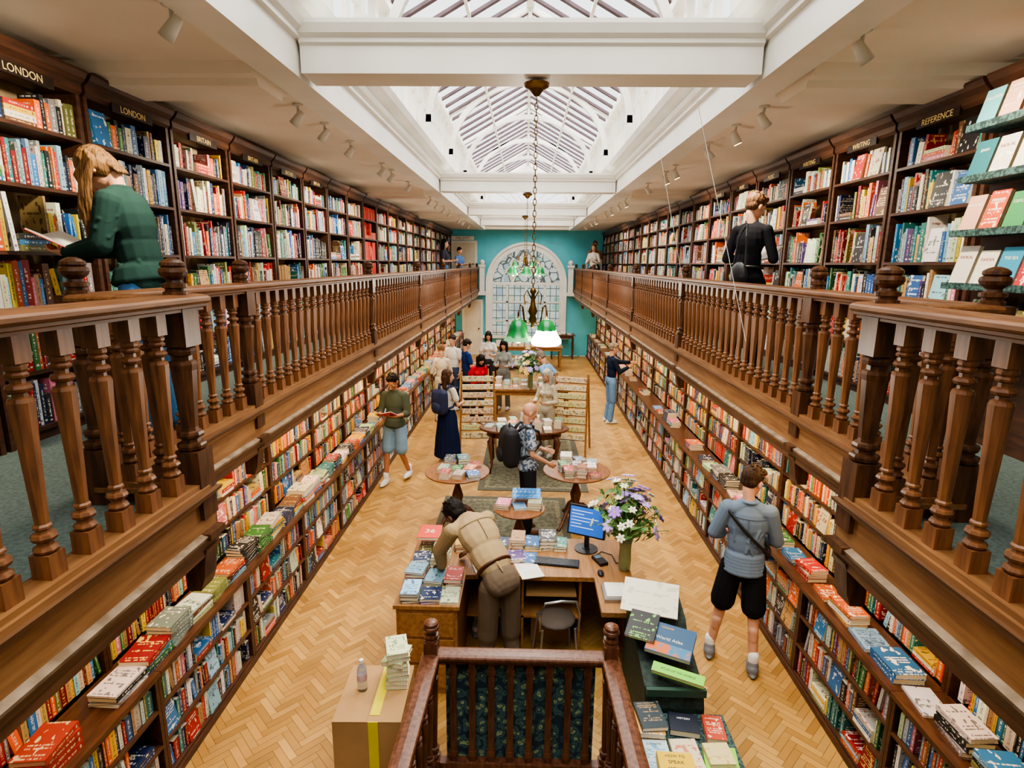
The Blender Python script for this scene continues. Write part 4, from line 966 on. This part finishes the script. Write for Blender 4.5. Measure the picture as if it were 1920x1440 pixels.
    mb=MB(); torso(mb,infl,pel=not tuck)
    if tuck: mb.ell(P['pel']+u*.1,(r,f,u),((.13+infl)*pk,(.098+infl)*pk,.06))
    if hem: 
        for q in range(6): mb.ell(P['pel']+u*(.06-hem*q/5),(r,f,u),((.148+infl+.004*q)*pk,(.108+infl+.006*q)*pk,.05))
    if sleeve!='none':
        for S in 'LR': arm(mb,S,infl+(.004 if infl<.03 else 0),sleeve)
    if collar:
        for q in range(10):
            a=6.283*q/10; c=P['neck']+u*.012; p1=c+r*.06*math.cos(a)+f*.056*math.sin(a); a2=a+.63; mb.cone(p1,c+r*.06*math.cos(a2)+f*.056*math.sin(a2),.013,.013,6)
    if infl>.012 and vox<.01:
        rr=random.Random(int(abs(x)*77))
        for q in range(9):
            a=rr.uniform(0,6.28); h0=rr.uniform(.02,.3); c=P['pel'].lerp(P['neck'],.1+h0*1.7); w1=(.122+infl)*slim; w2=.086+infl
            p0=c+r*w1*math.cos(a)+f*w2*math.sin(a); a2=a+rr.uniform(-.5,.5); c2=c+u*rr.uniform(-.12,-.05); p1=c2+r*w1*math.cos(a2)+f*w2*math.sin(a2)
            mb.cone(p0,p1,.011,.007,6)
        for S in 'LR':
            s_,e=P['s'+S],P['e'+S]; d=(e-s_).normalized(); o1=d.orthogonal().normalized(); o2=d.cross(o1)
            for q in range(7):
                a=rr.uniform(0,6.28); c=s_.lerp(e,rr.uniform(.2,.9)); rad=.034+infl; mb.cone(c+(o1*math.cos(a)+o2*math.sin(a))*rad,c+d*.05+(o1*math.cos(a+.9)+o2*math.sin(a+.9))*rad,.011,.008,6)
    rmesh(mb,'blouse' if fem else 'shirt',cloth(shirt,shirt2),body,vox*.8,2)
    if seam:
        c=P['chest']+u*.07; w1=(.152+infl)*slim*.93; w2=(.092+infl)*slim*.95; sm_=mat('seam'+seam,seam,.9)
        MB().tube([tuple(c+r*w1*math.sin(a/10)-f*(w2*math.cos(a/10)+.002)) for a in range(-11,12,2)],.003,5).obj('yoke_seam',sm_,body)
        MB().tube([tuple(P['chest']+u*t-f*((.092+infl)*slim*math.sqrt(max(0,1-(t/.195)**2))+.003)) for t in (.07,.04,0,-.04,-.08,-.1)],.003,5).obj('back_pleat',sm_,body)
    lm=cloth(lc)
    if skirt:
        mb=MB(); n=72; vs=[];fs=[]; zs=[1.06,1.0,.9,.7,.5,skirt]
        wd=[.125,.15,.18,.2,.23,.26]
        for zi,(zz,w_) in enumerate(zip(zs,wd)):
            for i in range(n):
                a=2*math.pi*i/n; g=w_*(1+.05*min(1,zi/2)*math.cos(a*18)); vs.append((g*math.cos(a),g*.8*math.sin(a)-.01,zz))
        for q in range(5):
            for i in range(n): j=(i+1)%n; fs.append((q*n+i,(q+1)*n+i,(q+1)*n+j,q*n+j))
        fs.append(tuple(range(n))); mb.add(vs,fs).obj('skirt',lm,body,smooth=True)
    elif leg!='none':
        mb=MB(); i=.012
        mb.ell(P['pel'],(r,f,u),((.145+i)*pk,(.1+i)*pk,.12+i))
        for q in (-1,1): mb.ell(P['pel']+r*.065*q*pk-f*.03*glut-u*.02,(r,f,u),((.08+i)*pk,(.07+i)*pk,.09+i))
        legs(mb,i,'full' if leg=='trousers' else 'shorts',.014); rmesh(mb,'trousers' if leg=='trousers' else 'shorts',lm,body,vox*.85,2)
    if belt:
        c=P['pel']+u*.1; w1,w2=(.142,.11) if not tuck else ((.135+infl)*pk+.006,(.104+infl)*pk+.006); pts=[tuple(c+r*w1*math.cos(a*.2618)+f*w2*math.sin(a*.2618)) for a in range(24)]
        MB().tube(pts,.017,6,closed=True,flat=.5).obj('belt',mat('belt'+belt,belt,.4),body,smooth=True)
    for S in 'LR':
        a=P['a'+S]; mb=MB(); mb.cone(a-V(0,.03,.03),a+V(0,.13,-.045),.05,.038); mb.ell(a+V(0,.045,-.06),AX,(.049,.15,.024)); mb.cone(a-V(0,.01,.01),a-V(0,.01,-.005),.046,.046)
        rmesh(mb,'shoe',mat('shoe'+shoe,shoe,.6),body,vox*.8,2)
        if sock: MB().cone(a+V(0,0,.02),a+V(0,.0,.08),.041,.043).obj('sock',mat('sock'+sock,sock,.9),body,smooth=True)
    return body
READ=dict(eL=(-.22,.03,1.13),wL=(-.13,.26,1.14),eR=(.22,.03,1.13),wR=(.13,.26,1.14),hLd=(.5,.8,.1),hRd=(-.5,.8,.1),hLn=(.2,-.1,1),hRn=(-.2,-.1,1))
def worldpt(x,y,z,face,ht,p):
    k=ht/1.75; return V(x,y,z)+Matrix.Rotation(math.radians(face),3,'Z')@(Vector(p)*k)
def heldbook(x,y,z,face,ht,c,label,p=(0,.36,1.17),sz=(.2,.26)):
    q=worldpt(x,y,z,face,ht,p); o=root('open_book',q,label,'book',math.radians(face))
    w,h=sz
    for s in (-1,1):
        M=Matrix.Rotation(math.radians(25),4,'X')@Matrix.Rotation(s*math.radians(-14),4,'Y')
        a,b=sorted((0,s*w*.8)); MB().box(a,-h/2,-.006,b,h/2,-.002,M=M).obj('cover',mat('cov'+c,c,.5),o); MB().box(a*.97,-h/2+.005,-.002,b*.97,h/2-.005,.006,M=M).obj('pages',PAPER,o)
def backpack(x,y,z,face,ht,c,label,zc=1.2,sz=(.15,.1,.22),yb=-.2):
    q=worldpt(x,y,z,face,ht,(0,yb,zc)); o=root('backpack',q,label,'backpack',math.radians(face)); m=mat('pack'+c,c,.7,bump=.2)
    w,d,h=sz; mb=MB()
    for sx in (-1,1):
        for sz_ in (-1,1): mb.cone((sx*w*.5,0,sz_*h*.6),(sx*w*.4,0,0),d*.85,d)
    mb.ell((0,-.01,0),AX,(w,d,h)); rmesh(mb,'bag_body',m,o,.012,4)
    mb=MB(); mb.ell((0,-d*.9,-h*.35),AX,(w*.7,.05,h*.42)); mb.obj('front_pocket',m,o,smooth=True)
    for s in (-1,1): MB().tube([(s*.07,d*.6,h*.8),(s*.11,-yb-.08,.27),(s*.12,-yb+.1,.2),(s*.12,-yb+.13,.05),(s*.12,-yb,-.1),(s*.1,d*.5,-h*.6)],.018,6,flat=1.4).obj('strap',m,o,smooth=True)
    MB().tube([(-.03,0,h),(0,0,h+.05),(.03,0,h)],.008,6).obj('handle',m,o)
N_=.0085
pose=dict(chest=(0,.03,1.27),neck=(0,.08,1.44),head=(0,.18,1.55),eL=(-.19,.1,1.14),wL=(-.1,.34,1.1),eR=(.19,.06,1.13),wR=(.1,.34,1.1),hLd=(.3,.9,0),hRd=(-.3,.9,0),hLn=(.2,-.1,1),hRn=(-.2,-.1,1))
person('woman in loose dark green blouse looking down at an open book',-2.14,3.2,G,94,1.68,pose,hair='fall',hc='#86623c',shirt='#29403a',sleeve='full',lc='#44709c',shoe='#6a4a3a',fem=True,infl=.022,vox=N_,look=(0,.5,-.87),hem=.06,collar=True)
heldbook(-2.14,3.2,G,94,1.68,'#b8322e','open book held by the woman in the green blouse',(0,.43,1.14),(.17,.25))
pose=dict(READ); pose.update(neck=(0,.03,1.46),head=(0,.07,1.61))
person('woman in black ribbed top with tied waist reading at the shelf',2.03,5.4,G,-40,1.68,pose,hair='short',hc='#6b4a30',shirt='#222226',sleeve='half',lc='#1b1b1e',fem=True,vox=N_,look=(.5,.75,-.4),belt='#101012',shoe='#222222',infl=.008)
heldbook(2.03,5.4,G,-40,1.68,'#d8c8b0','open book held by the woman in black')
o=root('shoulder_bag',(1.9,5.25,G+.93),'black leather shoulder bag hanging at the hip','bag',.3); mb=MB(); mb.ell((0,0,0),AX,(.05,.11,.13)); mb.obj('bag_body',mat('bagblk','#151518',.45),o,smooth=True); MB().tube([(0,-.08,.1),(.03,-.02,.35),(.07,.03,.45),(.03,.08,.35),(0,.08,.1)],.009,6).obj('strap',BLACKP,o)
pose=dict(eR=(.23,.04,1.14),wR=(.09,.22,1.12),eL=(-.24,.02,1.15),wL=(-.09,.24,1.08),kL=(-.14,.03,.5),aL=(-.2,.03,.085),kR=(.11,-.02,.5),aR=(.14,-.1,.085),hLd=(.8,.5,0),hRd=(-.8,.5,0),head=(.01,.04,1.62))
X3=(1.87,4.45)
person('man in grey-blue shirt, black shorts and trainers facing the shelves',*X3,0,-18,1.8,pose,hair='short',hc='#4a3424',shirt='#6e7e92',sleeve='half',leg='shorts',lc='#1e1e21',shoe='#75757a',vox=N_,look=(.6,.7,-.35),sock='#f0f0ee',infl=.016,hem=.13,collar=True,glut=.5,seam='#566476',slim=.96,pk=.95)
o=root('crossbody_bag',worldpt(*X3,0,-18,1.8,(0,0,0)),'black crossbody strap bag worn over the shirt','bag',math.radians(-18)); pts=[]
for i in range(28):
    a=2*math.pi*i/28; xx=.185*math.cos(a); pts.append((xx,.132*math.sin(a),1.27-1.0*xx))
MB().tube(pts,.015,6,closed=True,flat=.5).obj('strap',BLACKP,o,smooth=True); mb=MB(); mb.ell((.17,.13,1.02),AX,(.05,.1,.07)); mb.obj('bag_body',BLACKP,o,smooth=True)
pose=dict(pel=(0,-.02,.97),chest=(-.07,.27,1.2),neck=(-.12,.43,1.27),head=(-.16,.57,1.24),eL=(-.33,.46,1.02),wL=(-.3,.5,.86),eR=(.09,.55,1.0),wR=(-.02,.62,.86),kL=(-.09,.02,.5),kR=(.09,.0,.5),rx=(1,.15,0.05),hLd=(.2,.8,-.3),hRd=(-.3,.8,-.3),hLn=(0,0,-1),hRn=(0,0,-1),aL=(-.12,0,.085),aR=(.11,-.06,.085))
person('bookseller in beige shirt and khaki trousers bending over the desk',-.17,4.02,0,24,1.84,pose,skin='dark',hair='short',hc='#17110e',shirt='#a38c68',sleeve='long',tuck=True,leg='trousers',lc='#6a5b4c',belt='#4a2614',shoe='#3a2a20',vox=N_,infl=.018,look=(-.25,.45,-.85),collar=True,glut=0,slim=.97,seam='#7c6848',pk=.88)
pose=dict(READ); pose.update(aL=(-.12,-.2,.12),kL=(-.1,.03,.5),aR=(.12,.14,.085),kR=(.1,.1,.52),head=(0,.04,1.62))
person('man in olive overshirt and denim shorts reading while walking',-2.0,8.5,0,168,1.76,pose,skin='tan',hc='#1a1410',shirt='#4c5244',sleeve='half',leg='shorts',lc='#7f9cb4',shoe='#e8e8e6',look=(0,.8,-.6),sock='#f0f0ee',collar=True,hem=.08)
heldbook(-2.0,8.5,0,168,1.76,'#c83838','open magazine held by the man in denim shorts')
person('woman in cream top and long pleated navy skirt',-1.3,9.35,0,-35,1.66,dict(eR=(.22,.03,1.13),wR=(.12,.26,1.12)),hair='long',hc='#5a3c28',shirt='#d8d0c0',sleeve='short',lc='#1c2440',shoe='#c8c0b0',fem=True,look=(.6,.8,-.1),skirt=.16,tuck=True)
backpack(-1.3,9.35,0,-35,1.66,'#232c4c','navy blue backpack worn by the woman in the pleated skirt')
pose=dict(eL=(-.22,.05,1.14),wL=(-.14,.26,1.08),eR=(.22,.0,1.14),wR=(.18,.22,1.0))
person('bald bearded man in plaid shirt and dark trousers',.05,6.85,0,-75,1.72,pose,hair='bald',hc='#c8c0b8',shirt='#b0b8c0',shirt2='#4a5a70',sleeve='short',leg='trousers',lc='#2a2a2e',shoe='#6a4a34',beard='#c8c0b4',look=(0,.9,-.35),vox=.011,hem=.1,collar=True)
backpack(.05,6.85,0,-75,1.72,'#1c1c20','large black backpack worn by the bearded man',1.2,(.17,.13,.25),-.24)
person('woman in grey trouser outfit standing and reading',-.5,13.2,0,170,1.66,READ,hc='#1a1412',hair='long',shirt='#8c8d86',sleeve='long',lc='#7a7b74',fem=True,look=(0,.8,-.6))
person('elderly woman with white hair in cream jacket at the table',.4,9.85,0,150,1.6,READ,hc='#d4ccb8',hair='curly',shirt='#c8bfa8',sleeve='long',lc='#b8b098',fem=True,look=(.1,.8,-.6),shirt2='#b2a486')
person('dark-haired woman in red top leaning over a table',-1.02,11.9,0,-150,1.62,dict(chest=(0,.08,1.25),neck=(0,.14,1.42),head=(0,.22,1.55),**{k:v for k,v in READ.items()}),hc='#17120f',hair='long',shirt='#c82434',sleeve='short',lc='#2a2a30',fem=True,look=(0,.6,-.8))
person('man in white t-shirt standing among customers',-1.68,13.1,0,150,1.78,hc='#3a2a1e',shirt='#dcdad6',lc='#3a4458',look=(-.3,.9,-.2))
person('woman in cream blouse with hair tied up facing the shelves',-1.8,12.1,0,20,1.68,READ,hc='#8a6a48',hair='bun',shirt='#d0c2a8',sleeve='long',lc='#c0b494',fem=True,look=(.2,.8,-.4))
person('person in dark blue shirt browsing by the tables',-1.35,12.9,0,-60,1.7,READ,hc='#2a1c14',shirt='#22356a',lc='#22283a',look=(0,.8,-.5))
person('person in pale shirt behind the display table',-.95,14.6,0,180,1.7,READ,hc='#2a1c14',hair='long',shirt='#d0c8c0',lc='#33343a',fem=True,look=(0,.8,-.5))
person('man in light blue shirt leaning by the display table',.55,11.4,0,60,1.72,dict(chest=(0,.1,1.25),neck=(0,.18,1.42),head=(0,.26,1.56)),hc='#8a7a68',shirt='#7f9fc0',lc='#b8af98',look=(0,.7,-.7))
person('man in navy jumper and jeans reaching towards a shelf',1.88,12.2,0,-80,1.76,dict(eL=(-.2,.22,1.3),wL=(-.14,.46,1.3),eR=(.22,.1,1.16),wR=(.18,.3,1.25)),hair='short',hc='#9a8a78',shirt='#1e2638',sleeve='long',lc='#6a8cb0',shoe='#e8e8e8',look=(0,.9,-.2))
person('dark-haired woman standing on the gallery with raised phone',-2.2,15.6,G,-100,1.65,READ,hc='#17120f',hair='long',shirt='#3a3a44',sleeve='short',lc='#4a6a9a',fem=True,look=(0,1,-.1))
person('person in blue top leaning on the gallery rail',-2.1,18.2,G,-120,1.5,READ,hc='#2a1c14',hair='short',shirt='#5a7ab0',lc='#33343a',look=(0,1,-.2))
person('woman in white blouse standing at the gallery rail',2.1,18.4,G,160,1.66,READ,hc='#7a5538',hair='long',shirt='#d8d0c4',sleeve='long',lc='#4a4a50',fem=True,look=(0,1,-.2))
person('man in cap and brown shirt behind her on the gallery',2.25,19.4,G,170,1.78,{},hc='#6a4a38',shirt='#8a6a50',lc='#33343a',look=(-.2,1,-.1))
bpy.context.view_layer.update(); dg=bpy.context.evaluated_depsgraph_get()
res=[(o,bpy.data.meshes.new_from_object(o.evaluated_get(dg))) for o in QUEUE]
for o,me in res:
    o.modifiers.clear(); o.data=me
    me.polygons.foreach_set('use_smooth',[True]*len(me.polygons))
# ---------------- lights
def area(n,loc,rot,sx,sy,e,c):
    l=bpy.data.lights.new(n,'AREA'); l.shape='RECTANGLE'; l.size=sx; l.size_y=sy; l.energy=e; l.color=c
    o=link(n,l,None,loc); o.rotation_euler=rot; return o
area('skylight_daylight',(0,9.5,8.3),(0,0,0),5,26,2700,(1,.985,.95))
for s in (-1,1):
    area('shelf_strip_light',(s*2.0,11,2.12),(0,-s*math.radians(50),0),.05,18.5,185,(1,.72,.4))
w=bpy.data.worlds.new('world'); SC.world=w; w.use_nodes=True; bg=w.node_tree.nodes['Background']; bg.inputs[0].default_value=(.97,.98,1,1); bg.inputs[1].default_value=1.6
SC.view_settings.view_transform='AgX'; SC.view_settings.look='AgX - Medium High Contrast'; SC.view_settings.exposure=.42
